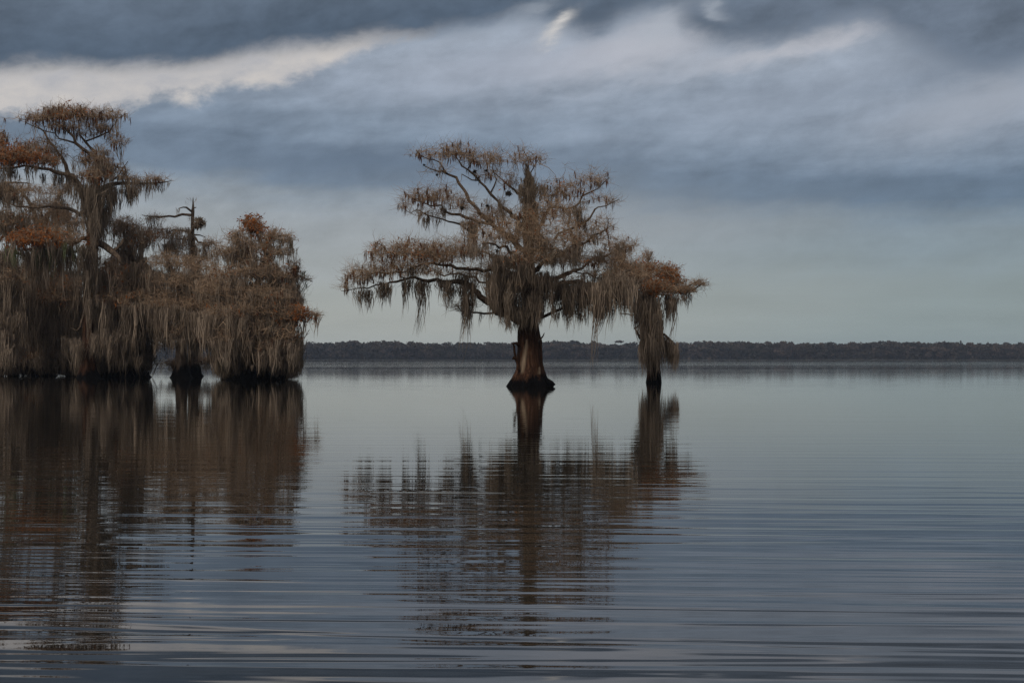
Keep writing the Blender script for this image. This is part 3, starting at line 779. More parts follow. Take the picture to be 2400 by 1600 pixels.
# moss: run of anchors, number, length range px, strand count, spread
def moss(T, run, k, Lpx, n=14, spread=0.14, green=False, tint=(0.1, 0.9), jz=0.12, jd=0.5, wd=0.034):
    a = T.line_pts(run, k, jz, jd)
    T.beard(a, (Lpx[0] * T.px, Lpx[1] * T.px), n, spread, wd, green, tint)
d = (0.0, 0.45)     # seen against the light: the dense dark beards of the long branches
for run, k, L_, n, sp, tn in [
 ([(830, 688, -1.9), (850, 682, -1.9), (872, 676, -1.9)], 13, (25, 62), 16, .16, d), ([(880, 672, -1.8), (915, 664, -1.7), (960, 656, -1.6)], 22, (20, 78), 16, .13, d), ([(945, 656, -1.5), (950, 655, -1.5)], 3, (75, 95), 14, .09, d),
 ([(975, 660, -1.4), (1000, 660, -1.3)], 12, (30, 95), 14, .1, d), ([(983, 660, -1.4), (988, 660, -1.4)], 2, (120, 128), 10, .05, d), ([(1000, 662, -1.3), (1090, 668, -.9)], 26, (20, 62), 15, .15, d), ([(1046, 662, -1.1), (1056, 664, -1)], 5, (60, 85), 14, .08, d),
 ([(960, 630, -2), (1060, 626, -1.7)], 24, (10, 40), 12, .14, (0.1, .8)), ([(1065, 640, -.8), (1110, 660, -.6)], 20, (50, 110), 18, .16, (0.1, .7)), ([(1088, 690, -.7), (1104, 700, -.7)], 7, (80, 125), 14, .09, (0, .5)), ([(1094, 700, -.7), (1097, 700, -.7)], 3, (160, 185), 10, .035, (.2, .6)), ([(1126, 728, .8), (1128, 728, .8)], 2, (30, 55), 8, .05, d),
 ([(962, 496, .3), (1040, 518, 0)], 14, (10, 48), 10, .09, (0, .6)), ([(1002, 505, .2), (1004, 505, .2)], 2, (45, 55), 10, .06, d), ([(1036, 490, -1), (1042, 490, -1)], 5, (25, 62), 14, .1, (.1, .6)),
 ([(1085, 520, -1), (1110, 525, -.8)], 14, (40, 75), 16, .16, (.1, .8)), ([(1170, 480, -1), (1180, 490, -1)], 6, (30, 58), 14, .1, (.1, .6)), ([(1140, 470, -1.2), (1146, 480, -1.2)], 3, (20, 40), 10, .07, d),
 # the mossy upper trunk
 ([(1233, 398, -.3), (1241, 406, -.3)], 9, (15, 60), 16, .07, (0, .45)), ([(1224, 424, -.5), (1250, 418, -.5)], 14, (20, 90), 16, .11, (.0, .6)), ([(1222, 440, -.6), (1252, 440, -.6)], 18, (40, 100), 20, .15, (.0, .55)), ([(1218, 480, -.7), (1254, 485, -.7)], 18, (40, 100), 20, .16, (0, .6)), ([(1214, 520, -1.2), (1262, 525, -1.2)], 20, (25, 80), 16, .14, (0, .7)), ([(1262, 430, .2), (1290, 445, .4)], 8, (15, 50), 10, .1, (0, .7)),
 # the curtain round the trunk
 ([(1150, 640, -1.2), (1225, 650, -1.6)], 46, (50, 110), 20, .18, (.1, .9)), ([(1150, 665, -.6), (1180, 690, -.8)], 26, (50, 105), 20, .16, (.2, .9)), ([(1160, 690, -1), (1225, 700, -1.2)], 36, (40, 92), 20, .16, (.2, .9)), ([(1185, 740, -.8), (1200, 744, -.8)], 8, (25, 50), 14, .1, (.1, .7)), ([(1160, 600, -2), (1240, 610, -2.2)], 34, (40, 90), 18, .18, (.2, 1)),
 ([(1240, 640, -1.5), (1300, 650, -1.3)], 30, (40, 110), 18, .17, (.1, .9)), ([(1256, 690, -.8), (1300, 690, -.9)], 20, (30, 85), 16, .15, (.1, .8)), ([(1180, 640, 1.5), (1300, 660, 1.5)], 30, (60, 120), 18, .2, (0, .7)),
 ([(1206, 722, -1), (1228, 735, -1.1)], 12, (30, 80), 16, .12, (0, .6)), ([(1250, 700, -.9), (1268, 715, -.8)], 12, (30, 85), 16, .12, (.1, .8)), ([(1228, 690, -1.2), (1256, 700, -1.2)], 12, (30, 80), 16, .14, (.1, .7)),
 ([(1208, 730, -.9), (1262, 735, -1.1)], 26, (25, 62), 14, .1, (0, .35)), ([(1425, 640, -.9), (1470, 640, -.8)], 18, (40, 110), 14, .12, (0, .8)), ([(1440, 615, .3), (1500, 625, .3)], 24, (30, 90), 14, .14, (.1, .8)),
 # right curtains
 ([(1300, 670, -.9), (1330, 668, -1)], 22, (50, 108), 18, .16, (.1, .8)), ([(1322, 672, -1), (1384, 668, -1.2)], 46, (50, 125), 20, .17, (.05, .8)), ([(1380, 668, -1.2), (1430, 660, -1.4)], 44, (50, 140), 20, .16, (.15, .95)), ([(1445, 640, .4), (1505, 645, .2)], 14, (40, 110), 14, .12, (0, .7)), ([(1425, 665, -1.3), (1490, 655, -1.4)], 44, (40, 118), 18, .15, (.2, .95)), ([(1393, 700, -1), (1397, 700, -1)], 2, (150, 165), 8, .03, (.3, .7)), ([(1410, 720, -1), (1440, 716, -1)], 8, (20, 62), 12, .1, (.1, .7)), ([(1300, 735, -.6), (1340, 722, -.8)], 16, (20, 55), 14, .12, d), ([(1345, 730, -.8), (1420, 720, -1)], 18, (25, 68), 14, .12, (0, .6)),
 ([(1345, 560, -1.3), (1362, 570, -1.3)], 10, (50, 100), 16, .12, (.05, .7)), ([(1346, 490, -1.2), (1366, 490, -1.1)], 9, (15, 42), 16, .11, (0, .6)), ([(1362, 515, -1.2), (1376, 512, -1.2)], 6, (15, 40), 14, .1, d), ([(1400, 600, .5), (1460, 595, .8)], 26, (20, 60), 14, .13, (.2, .9)), ([(1438, 575, 1.5), (1470, 585, 1.5)], 12, (20, 55), 14, .12, (.1, .8)),
 ([(1290, 590, -3), (1350, 590, -2.8)], 26, (20, 70), 16, .16, (.1, .8)), ([(1390, 640, 0), (1430, 645, 0)], 16, (20, 60), 14, .12, (.1, .7)), ([(1220, 560, -2), (1290, 570, -2.2)], 24, (20, 60), 16, .16, (.1, .8)), ([(1100, 570, -2.5), (1150, 575, -2.8)], 14, (20, 55), 14, .13, (.1, .8)),
 ]:
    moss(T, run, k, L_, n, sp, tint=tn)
# short beards all along the lower twigs
low = T.nodes[T.r.choice(len(T.nodes), 520, replace=False)]
T.beard(low[low[:, 2] > 2.5], (0.25, 0.9), 7, 0.07, 0.028)
for px, py, r_ in ((994, 387, 4), (1024, 410, 4), (1083, 488, 6.5), (1142, 482, 5), (1219, 510, 9), (1221, 532, 6), (1113, 402, 6), (1140, 400, 5), (1115, 556, 5.5), (1133, 546, 6), (1192, 453, 10), (1191, 614, 8), (1017, 600, 5), (1165, 588, 6)):
    T.ball(px, py, -1.9, r_)
T.finish()
T_center = T

# ------------------------------------------------------------------ the smaller cypress to the right of the big one
G_LAKE = "moss-hung cypress trees standing in the lake"
T = Tree("bald_cypress", 72.0, 1533, "low cypress with rusty mounded crown and moss-wrapped trunk right of the big cypress", G_LAKE, seed=23)
flared_trunk(T, [(902, 1513, 1553, .3), (896, 1515, 1551, .3), (880, 1517, 1549, .28), (850, 1519, 1546, .22), (790, 1520, 1543, .15), (730, 1518, 1540, .1), (690, 1518, 1538, .1), (660, 1520, 1536, .1)], sides=28, lobes=5, mat=M_bark)
for L_ in [
 [(1528, 690, 0, 8), (1500, 670, -.4, 5), (1470, 660, -.7, 3.5), (1440, 652, -.9, 2)], [(1530, 680, 0, 8), (1515, 650, .2, 5), (1500, 635, .4, 3), (1480, 628, .5, 1.6)],
 [(1530, 690, 0, 8), (1560, 676, -.3, 5), (1595, 680, -.5, 3.2), (1630, 676, -.6, 2), (1650, 664, -.6, 1.2), (1662, 660, -.6, .6)], [(1530, 680, 0, 7), (1550, 650, .3, 4), (1570, 645, .4, 2.6), (1588, 660, .5, 1.5)],
 [(1530, 665, 0, 5), (1524, 635, 0, 3), (1518, 610, .1, 2), (1530, 590, .1, 1)], [(1595, 680, -.5, 2), (1620, 664, -.8, 1.4), (1640, 655, -.9, .7)],
 [(1536, 782, -.2, 6), (1548, 779, -.4, 4), (1560, 787, -.5, 3.5), (1575, 802, -.6, 3), (1584, 812, -.7, 1.5)], [(1515, 800, -.1, 4), (1500, 790, -.5, 3), (1492, 780, -.6, 2.4), (1488, 770, -.6, 1.5)], [(1486, 770, -.5, 1.5), (1496, 763, -.5, 1.2), (1504, 757, -.4, .8)],
 [(1520, 720, -.6, 3), (1486, 738, -1, 1.6), (1452, 734, -1.2, 1)]]:
    T.limb(L_, jit=0.04, step=0.3, sides=7)
for (cx, cy, rx, ry, dz, dr, n, rf) in [(1480, 640, 46, 18, -.3, 1.4, 190, .12), (1520, 628, 30, 20, 0, 1.2, 120, .12), (1518, 602, 14, 14, .1, .6, 40, .05), (1560, 640, 30, 16, .1, 1.2, 130, .5), (1580, 660, 26, 14, .2, 1, 80, .5), (1470, 665, 44, 14, -.8, 1.3, 170, .28), (1520, 668, 50, 14, -.9, 1.3, 210, .3), (1570, 680, 50, 12, -.6, 1.2, 200, .22), (1610, 682, 26, 9, -.6, .8, 80, .12), (1640, 665, 24, 9, -.7, .6, 50, 0), (1530, 690, 60, 8, -.6, 1.2, 110, .15)]:
    tips = T.grow(T.pad(cx, cy, rx, ry, dz, dr, n, 0.25), twig=0.010, fan=5, fan_len=0.45, tint=(0.1, 0.8))
    if rf:
        T.leaves(tips[T.r.uniform(size=n) < rf * .85], 10, 0.22, 0.16)
for run, k, L_, n, sp, tn in [([(1500, 700, -.5), (1545, 700, -.6)], 34, (70, 190), 22, .15, (.15, .9)), ([(1505, 740, -.5), (1540, 740, -.6)], 30, (80, 150), 20, .13, (.25, 1)), ([(1503, 800, -.6), (1546, 800, -.6)], 40, (72, 98), 18, .08, (.1, .95)), ([(1505, 770, -.6), (1540, 785, -.6)], 26, (70, 115), 20, .12, (.3, 1)), ([(1510, 730, -.6), (1545, 730, -.6)], 14, (110, 160), 18, .1, (.2, .9)),
 ([(1492, 705, -.2), (1512, 705, 0)], 16, (60, 110), 18, .11, (0, .35)), ([(1484, 715, -.6), (1490, 715, -.6)], 4, (60, 85), 14, .08, (0, .4)),
 ([(1545, 783, -.5), (1584, 814, -.7)], 32, (35, 88), 18, .09, (.1, .8)), ([(1572, 805, -.6), (1585, 818, -.7)], 12, (55, 82), 18, .07, (.2, .9)),
 ([(1548, 700, -.7), (1590, 696, -.7)], 20, (20, 62), 14, .11, (0, .6)), ([(1562, 700, -.6), (1584, 698, -.6)], 9, (50, 88), 14, .07, (0, .5)), ([(1590, 692, -.7), (1625, 688, -.7)], 14, (15, 45), 12, .09, (0, .5)), ([(1440, 668, -.8), (1500, 690, -.6)], 20, (25, 70), 14, .13, (.2, .9)), ([(1582, 700, -.6), (1583, 700, -.6)], 1, (100, 110), 8, .03, (0, .5))]:
    moss(T, run, k, L_, n, sp, tint=tn)
T.finish()

# ------------------------------------------------------------------ the stand of cypresses on the left
def stand(name, D, base, label, seed, limbs, pads, moss_and_shade, rings=None, mat=None, twig=0.013, sides=20, cat='tree', fan_len=0.6, nscale=0.9, balls=(), knees=(), scat=90, group="trees and shrubs of the stand on the left"):
    T = Tree(name, D, base, label, group, cat, seed)
    if rings:
        flared_trunk(T, rings, sides=sides, lobes=6, mat=mat or M_bark_grey)
    for L_ in limbs:
        T.limb(L_, jit=0.06, step=0.45, sides=6, mat=M_limb)
    for p in pads:
        cx, cy, rx, ry, dz, dr, n = p[:7]
        tf, rf = (p[7] if len(p) > 7 else 0), (p[8] if len(p) > 8 else 0)
        n = max(6, int(n * nscale))
        tips = T.grow(T.pad(cx, cy, rx, ry, dz, dr, n, 0.2), twig=twig, fan=4, fan_len=fan_len)
        if tf:
            T.hang(tips, tf * .6, (0.25, 0.6), 0.085, False, 3)
        if rf:
            T.leaves(tips[T.r.uniform(size=n) < rf * (.95 if rf > .5 else .55)], 11 if rf > .25 else 8, 0.28, 0.2)
    for q in moss_and_shade:  # set-back runs tinted near black are shade put in as strands
        run, k, L_, n, sp, tn = q[:6]
        if tn[1] > .55:
            k = max(3, int(k * .62))
        moss(T, run, k, L_, n, sp, len(q) > 6 and q[6], tn, 0.2, 0.7, 0.045)
    for (px, py, dz, r_) in balls:
        T.ball(px, py, dz, r_, 'moss_ball', M_moss)
    T.scatter_moss(int(scat * 1.3), (0.5, 2.0), 14, .2, .045)
    for kn in knees:
        T.knees(*kn)
    T.finish()
    return T

stand("bald_cypress", 89, 206, "tallest cypress of the left stand with bare spreading top and mossy trunk", 31, [
  [(206, 470, 0, 12), (187, 450, .4, 7), (174, 426, .8, 6), (161, 402, 1, 5), (147, 370, 1.2, 4), (118, 332, 1.4, 3), (102, 308, 1.5, 2), (80, 290, 1.5, 1)],
  [(222, 450, 0, 10), (228, 407, 0, 7), (225, 367, 0, 5.5), (212, 359, -.4, 4.6), (177, 335, -1, 4), (174, 319, -1.1, 3.2), (153, 303, -1.2, 2.4), (129, 282, -1.4, 1.2)],
  [(225, 367, 0, 4), (204, 335, .7, 3), (187, 316, 1, 2.2), (185, 290, 1, 1.2)], [(200, 332, .7, 2), (230, 320, 0.6, 2), (257, 306, .6, 1.7), (268, 290, .6, 1.3), (262, 272, .6, 1)], [(257, 306, .6, 1.2), (280, 275, .5, .9), (298, 266, .5, .6)],
  [(174, 335, -1, 2.4), (140, 322, -1.4, 1.8), (105, 308, -1.6, 1.3), (60, 288, -1.8, .8)],
  [(206, 470, 0, 9), (187, 434, -.8, 6.5), (166, 411, -1.2, 5), (134, 405, -1.5, 4), (115, 397, -1.7, 3.2), (54, 391, -2, 2.4), (0, 394, -2.3, 2), (-40, 390, -2.5, 1)],
  [(225, 450, 0, 8), (254, 434, .3, 5), (295, 426, .5, 4), (321, 432, .5, 3), (362, 429, .4, 2), (402, 424, .3, .8)], [(300, 425, .5, 2), (294, 400, .5, 1.4), (289, 382, .5, .8)], [(262, 425, .3, 2), (275, 410, .2, 1.5), (300, 378, .2, .8)],
  [(222, 570, 0, 9), (245, 578, -.8, 8), (268, 590, -1.2, 7), (280, 604, -1.5, 5), (286, 620, -1.6, 3)], [(268, 590, -1.2, 5), (285, 575, -1.2, 4.5), (290, 560, -1.2, 3)],
  [(205, 500, 0, 6), (160, 490, 1.4, 4), (110, 483, 2, 3), (60, 488, 2.3, 2), (5, 471, 2.4, 1)], [(205, 560, 0, 6), (150, 570, -1.8, 4), (90, 580, -2.4, 2.5), (40, 585, -2.6, 1.4)], [(212, 690, 0, 5), (180, 775, -1.5, 2.2), (165, 768, -1.7, 1)]],
 [(80, 278, 34, 16, -1.4, 1.2, 90, .5), (130, 268, 42, 20, -1.2, 1.5, 150, .55, .1), (165, 262, 36, 18, -.6, 1.5, 120, .6, .2), (205, 272, 42, 22, .4, 1.6, 150, .5), (262, 272, 36, 16, .5, 1.4, 90, .45), (150, 298, 50, 14, -1, 1.4, 90, .5), (235, 298, 36, 16, .6, 1.3, 70, .4), (200, 310, 30, 20, .6, 1.4, 50, .4), (110, 345, 40, 24, 1.2, 1.5, 110, .05), (125, 365, 40, 18, 1.2, 1.4, 60), (265, 330, 20, 24, .3, 1, 50, .3), (290, 335, 10, 12, .3, .6, 14, .6),
  (215, 372, 40, 26, 0, 1.8, 140, .5, .05), (240, 385, 30, 30, -.4, 1.8, 130, .5), (215, 410, 44, 26, -.6, 2, 150, .4, .12), (300, 420, 44, 8, .5, 1, 80, .3), (365, 420, 32, 9, .4, .8, 60, .35), (280, 398, 22, 18, .4, .8, 30, .3),
  (15, 368, 36, 20, -2.2, 1.8, 150, .4, .75), (65, 366, 40, 16, -2, 1.6, 150, .3, .6), (110, 378, 30, 14, -1.6, 1.4, 80, .3, .4), (60, 340, 40, 16, -1, 1.5, 70, .2, .1), (150, 520, 60, 26, 1.2, 2, 160, .05, .05), (75, 560, 56, 20, -3.2, 1.4, 220, .05, .75), (150, 560, 50, 26, -1.8, 1.8, 170, .05, .12)],
 [([(195, 440, -.9), (262, 440, -.9)], 40, (40, 110), 20, .22, (0, .55)), ([(196, 480, -1), (250, 485, -1)], 40, (40, 100), 22, .2, (0, .4)), ([(198, 520, -1), (245, 520, -1)], 34, (40, 90), 20, .2, (0, .5)), ([(205, 380, -1.2), (262, 385, -1)], 26, (25, 75), 16, .2, (.1, .7)), ([(250, 355, -.4), (262, 350, -.2)], 8, (20, 45), 14, .15, (0, .6)), ([(150, 345, 0), (165, 340, 0)], 6, (15, 32), 10, .12, (0, .6)),
  ([(255, 438, .2), (345, 436, .4)], 34, (20, 60), 16, .15, (0, .6)), ([(295, 440, .3), (330, 440, .4)], 16, (40, 72), 16, .12, (0, .5)), ([(345, 432, .3), (400, 428, .2)], 16, (8, 32), 10, .1, (0, .5)), ([(255, 450, -.6), (275, 470, -.6)], 12, (40, 90), 16, .15, (0, .7)),
  ([(-10, 396, -2.2), (35, 395, -2.1)], 22, (20, 60), 16, .18, (0, .5)), ([(70, 396, -1.9), (105, 398, -1.8)], 16, (30, 62), 14, .17, (0, .7)), ([(115, 402, -1.6), (155, 408, -1.3)], 22, (30, 80), 16, .17, (0, .6)), ([(160, 425, -1), (195, 445, -.8)], 14, (20, 60), 14, .17, (0, .6)),
  ([(20, 588, -2.6), (200, 580, -1.9)], 60, (50, 130), 22, .22, (.1, .8)), ([(30, 582, -2.9), (190, 576, -2.2)], 46, (25, 75), 18, .2, (.1, .8), True), ([(185, 590, -1), (245, 590, -1)], 22, (60, 150), 20, .2, (.1, .8)), ([(176, 800, -.8), (240, 800, -.8)], 34, (30, 74), 20, .2, (.1, .8)), ([(205, 700, -.9), (236, 690, -.9)], 12, (60, 120), 18, .15, (0, .6)), ([(180, 650, -.6), (236, 640, -.6)], 14, (60, 140), 18, .18, (.1, .7))],
 [(892, 176, 246, .3), (884, 180, 238, .3), (868, 186, 228, .3), (840, 190, 222, .25), (780, 194, 219, .2), (700, 196, 220, .15), (640, 198, 226, .12), (560, 203, 232, .1), (500, 204, 234, .1), (450, 206, 232, .1), (430, 214, 230, .1)], mat=M_bark)

stand("bald_cypress", 94, -40, "moss-draped cypress at the very left, its dark trunk mostly outside the picture", 32,
 [[(-36, 420, 0, 8), (-15, 350, -.5, 4), (0, 320, -.8, 2), (12, 305, -.9, 1)], [(-36, 470, 0, 8), (0, 440, -.6, 4), (30, 425, -1, 2), (70, 430, -1.3, 1)], [(-36, 600, 0, 8), (0, 560, -1.5, 4), (40, 540, -2, 2)], [(-36, 690, 0, 8), (0, 660, -1.5, 4), (40, 650, -2, 2)]],
 [(0, 330, 18, 22, -.8, 1, 50, .5, .2), (20, 450, 50, 26, -1, 2, 160, .1, .02), (10, 520, 46, 34, -1.8, 2, 180, .05, .06), (20, 650, 50, 30, -2, 2, 170, .02, .06)],
 [([(-20, 430, -1), (20, 430, -1.2)], 20, (40, 90), 18, .2, (0, .5)), ([(-10, 500, -2), (50, 500, -2)], 24, (40, 100), 18, .2, (0, .6)), ([(-20, 590, -2.4), (40, 585, -2.6)], 26, (60, 130), 20, .2, (.05, .7)), ([(-20, 670, -2.4), (60, 660, -2.6)], 30, (70, 190), 22, .22, (.1, .7)), ([(-20, 740, -2.4), (60, 740, -2.6)], 24, (60, 130), 20, .22, (.1, .7))],
 [(884, -66, -8, .3), (850, -56, -18, .25), (780, -52, -24, .2), (600, -48, -26, .1), (420, -42, -30, .1)], sides=14)

stand("bald_cypress", 99, 96, "broad grey cypress left of the tallest one with long moss curtains", 33,
 [[(96, 560, 0, 8), (80, 500, .4, 5), (60, 460, .6, 3), (40, 440, .7, 1)], [(96, 540, 0, 8), (120, 490, -.5, 5), (140, 460, -.6, 3), (150, 440, -.7, 1)], [(96, 620, 0, 8), (50, 600, -1.5, 4), (10, 590, -2, 2)], [(96, 620, 0, 8), (140, 600, -1.5, 4), (180, 590, -2, 2)], [(96, 720, 0, 8), (60, 690, -2, 4), (20, 680, -2.5, 2)], [(96, 720, 0, 8), (150, 690, -2, 4), (190, 690, -2.5, 2)]],
 [(50, 445, 50, 18, .6, 2, 130), (130, 450, 40, 20, -.5, 2, 120), (90, 480, 60, 24, 0, 2, 170, 0, .02), (60, 520, 60, 26, -1, 2, 180, 0, .03), (140, 500, 50, 26, -1, 2, 150, 0, .03), (100, 540, 70, 24, -1.8, 2, 200, 0, .05), (80, 680, 56, 22, -2.4, 2, 220, 0, .12), (140, 690, 56, 22, -2.4, 2, 220, 0, .06), (60, 650, 40, 20, -3.4, 1.2, 120, .1, .25), (150, 665, 40, 18, -3.4, 1.2, 120, .05, .1), (110, 700, 56, 14, -3.6, 1.2, 150, .05, .15), (100, 640, 70, 30, -2, 2, 200, 0, .03)],
 [([(30, 480, .5), (170, 480, -.5)], 44, (30, 80), 16, .22, (0, .6)), ([(20, 540, -1.5), (180, 540, -1.5)], 40, (30, 70), 16, .22, (.1, .7)), ([(10, 610, -2), (190, 605, -2)], 64, (50, 130), 20, .24, (0, .6)), ([(30, 700, -2.6), (200, 700, -2.6)], 74, (70, 150), 22, .24, (.15, .85)), ([(40, 760, -2.8), (190, 755, -2.8)], 50, (50, 95), 22, .24, (.2, .9)), ([(10, 650, -3.4), (190, 650, -3.4)], 44, (40, 120), 18, .2, (.25, 1)), ([(10, 715, -3.6), (190, 715, -3.6)], 50, (50, 120), 20, .2, (.3, 1)), ([(30, 640, 1.5), (200, 640, 1.5)], 60, (100, 220), 22, .3, (0, .4)), ([(10, 720, 2.5), (240, 720, 2.5)], 110, (100, 170), 26, .34, (0, .3)), ([(0, 790, -2.8), (190, 790, -2.8)], 60, (45, 84), 22, .24, (.15, .9)), ([(0, 800, 1.5), (215, 800, 1.5)], 120, (80, 84), 30, .3, (0, .06)), ([(0, 838, -2.6), (200, 838, -2.6)], 60, (18, 40), 22, .2, (.2, 1)), ([(0, 825, -2), (200, 825, -2)], 70, (30, 50), 22, .24, (.0, .6))],  # near-black back runs stand in for deep shade behind the curtains
 [(876, 70, 124, .3), (850, 78, 114, .25), (780, 84, 108, .2), (600, 88, 104, .1), (500, 92, 100, .1)], sides=14, scat=180, knees=[(0, 190, 26, (-1, 1), (3, 10), (4, 9))])

stand("bald_cypress", 92, 318, "moss-hung cypress with rounded mounds of twigs beside the tallest one", 34,
 [[(318, 640, 0, 8), (308, 590, .2, 5), (295, 560, .2, 4), (285, 530, .2, 2), (280, 512, .2, 1)], [(318, 640, 0, 8), (335, 580, -.3, 4), (342, 560, -.3, 2)], [(318, 690, 0, 8), (285, 640, -1, 5), (265, 615, -1.4, 3), (240, 620, -1.6, 1.5)], [(318, 740, 0, 8), (280, 700, -1.8, 5), (245, 690, -2.4, 3), (220, 700, -2.6, 1.5)], [(318, 700, 0, 7), (355, 690, -1, 4), (380, 700, -1.4, 2)], [(318, 800, 0, 6), (290, 780, -2, 4), (275, 780, -2.4, 2)], [(256, 735, -2.6, 1.6), (262, 755, -2.7, 1.5), (272, 762, -2.7, .8)], [(272, 732, -2.6, 1.2), (264, 755, -2.7, 1)], [(345, 695, -1.8, 2), (338, 715, -2, 1.6), (326, 728, -2.1, .8)]],
 [(282, 522, 30, 16, .2, 1.2, 90, .04, .06), (300, 540, 44, 20, .1, 1.4, 150, .04, .1), (335, 550, 30, 18, -.3, 1.2, 90, .03, .16), (310, 570, 46, 24, -.2, 1.5, 150, 0, .06), (265, 630, 36, 30, -1.4, 1.5, 220, .2, .1), (260, 660, 40, 30, -1.8, 1.5, 200, .15, .08), (250, 700, 44, 20, -2.4, 1.5, 220, .25, .16), (285, 710, 30, 20, -2.4, 1.3, 120, .2, .12), (345, 690, 44, 16, -1.6, 1.5, 170, .02, .06), (330, 640, 40, 30, -.6, 1.6, 120, 0, .03), (370, 720, 40, 16, -1.6, 1.5, 120, 0, .05)],
 [([(275, 585, -.2), (350, 585, -.6)], 40, (60, 150), 20, .2, (0, .6)), ([(300, 600, -1), (350, 620, -1)], 24, (60, 130), 18, .18, (.05, .65)), ([(225, 650, -2), (300, 650, -2)], 34, (40, 100), 18, .18, (.15, .8)), ([(215, 715, -2.7), (305, 720, -2.7)], 50, (50, 130), 22, .18, (.3, 1)), ([(310, 710, -1.9), (390, 720, -1.9)], 46, (50, 150), 22, .18, (.3, 1)), ([(262, 780, -2.7), (300, 775, -2.7)], 26, (50, 95), 24, .14, (.45, 1)), ([(225, 800, -2.5), (262, 800, -2.5)], 14, (40, 70), 18, .16, (.2, .8)), ([(230, 640, 1), (370, 640, 1)], 60, (140, 240), 26, .3, (0, .3)), ([(225, 730, 1.5), (350, 730, 1.5)], 70, (110, 170), 26, .3, (0, .25)), ([(215, 780, -2.4), (350, 780, -2)], 50, (50, 98), 22, .2, (.15, .9)), ([(188, 810, 1.2), (352, 810, 1.2)], 110, (76, 80), 30, .3, (0, .06)), ([(192, 845, .6), (348, 845, .6)], 90, (42, 44), 28, .26, (0, .05)), ([(200, 835, -1.6), (352, 838, -1.6)], 56, (18, 44), 22, .18, (.15, .95)), ([(200, 820, 0), (350, 820, 0)], 60, (35, 62), 22, .24, (.0, .5)), ([(305, 800, -1.5), (345, 800, -1.5)], 18, (30, 75), 18, .2, (.1, .7))],  # dark set-back runs fill the gaps above the water with painted shade
 [(886, 262, 352, .35), (878, 270, 345, .35), (862, 290, 338, .3), (820, 302, 333, .25), (700, 308, 328, .15), (620, 312, 324, .1)], sides=16, scat=200, knees=[(196, 350, 34, (-1, .8), (4, 18), (4, 11))])

stand("dead_cypress", 96, 452, "bare grey snag with a spiked broken top and one long thin side limb", 35,
 [[(451, 506, 0, 4), (447, 504, 0, 3), (409, 504, -.6, 2.4), (378, 510, -1, 2), (350, 506, -1.2, 1.2), (332, 504, -1.3, .6)], [(450, 496, 0, 3), (440, 490, -.2, 2.2), (430, 487, -.3, 1.4), (418, 489, -.4, .8)], [(452, 488, 0, 2), (460, 486, -.2, .8)],
  [(451, 545, 0, 4), (430, 542, -.6, 2.4), (410, 540, -.8, 1.6), (393, 546, -1, .8)], [(452, 555, 0, 4), (462, 556, -.3, 3), (468, 568, -.5, 2.4), (480, 572, -.7, 1.6), (500, 566, -.9, .8)], [(452, 560, 0, 3), (430, 562, -.8, 2), (404, 560, -1, 1)], [(452, 550, 0, 2), (470, 548, .6, 1.4), (482, 556, .8, .7)]],
 [(360, 512, 24, 7, -1.2, .6, 40), (405, 544, 30, 10, -.8, .8, 70), (380, 555, 40, 18, -.8, 1.2, 90, 0, .04), (490, 572, 26, 14, -.7, .8, 80), (430, 580, 40, 16, -.4, 1, 90), (410, 600, 50, 20, -.6, 1.4, 110), (480, 600, 40, 18, -.6, 1.2, 90), (365, 545, 20, 16, -.5, 1, 40)],
 [([(356, 514, -1.2), (366, 514, -1.2)], 5, (8, 18), 10, .12, (0, .5)), ([(428, 548, -.6), (448, 560, -.6)], 14, (20, 60), 14, .16, (0, .6)), ([(400, 548, -.8), (425, 545, -.7)], 8, (12, 40), 12, .14, (0, .6)), ([(455, 515, -.4), (474, 515, -.4)], 12, (15, 28), 20, .2, (0, .4)), ([(430, 545, -.4), (446, 548, -.4)], 9, (20, 45), 14, .15, (0, .5)), ([(370, 570, -.8), (420, 570, -.8)], 20, (20, 60), 14, .16, (0, .7)), ([(470, 575, -.7), (500, 575, -.8)], 14, (20, 60), 14, .15, (0, .6))],
 [(876, 430, 474, .3), (840, 440, 466, .2), (700, 445, 460, .12), (608, 446, 457.5, .1), (550, 446.5, 456, .08), (510, 447.5, 455.5, .08), (494, 448, 456, .08), (484, 450, 455.5, .05), (462, 452, 453, .05)], sides=14, balls=[(467, 522, -.4, 16), (461, 532, -.4, 11)], twig=0.012, scat=50)

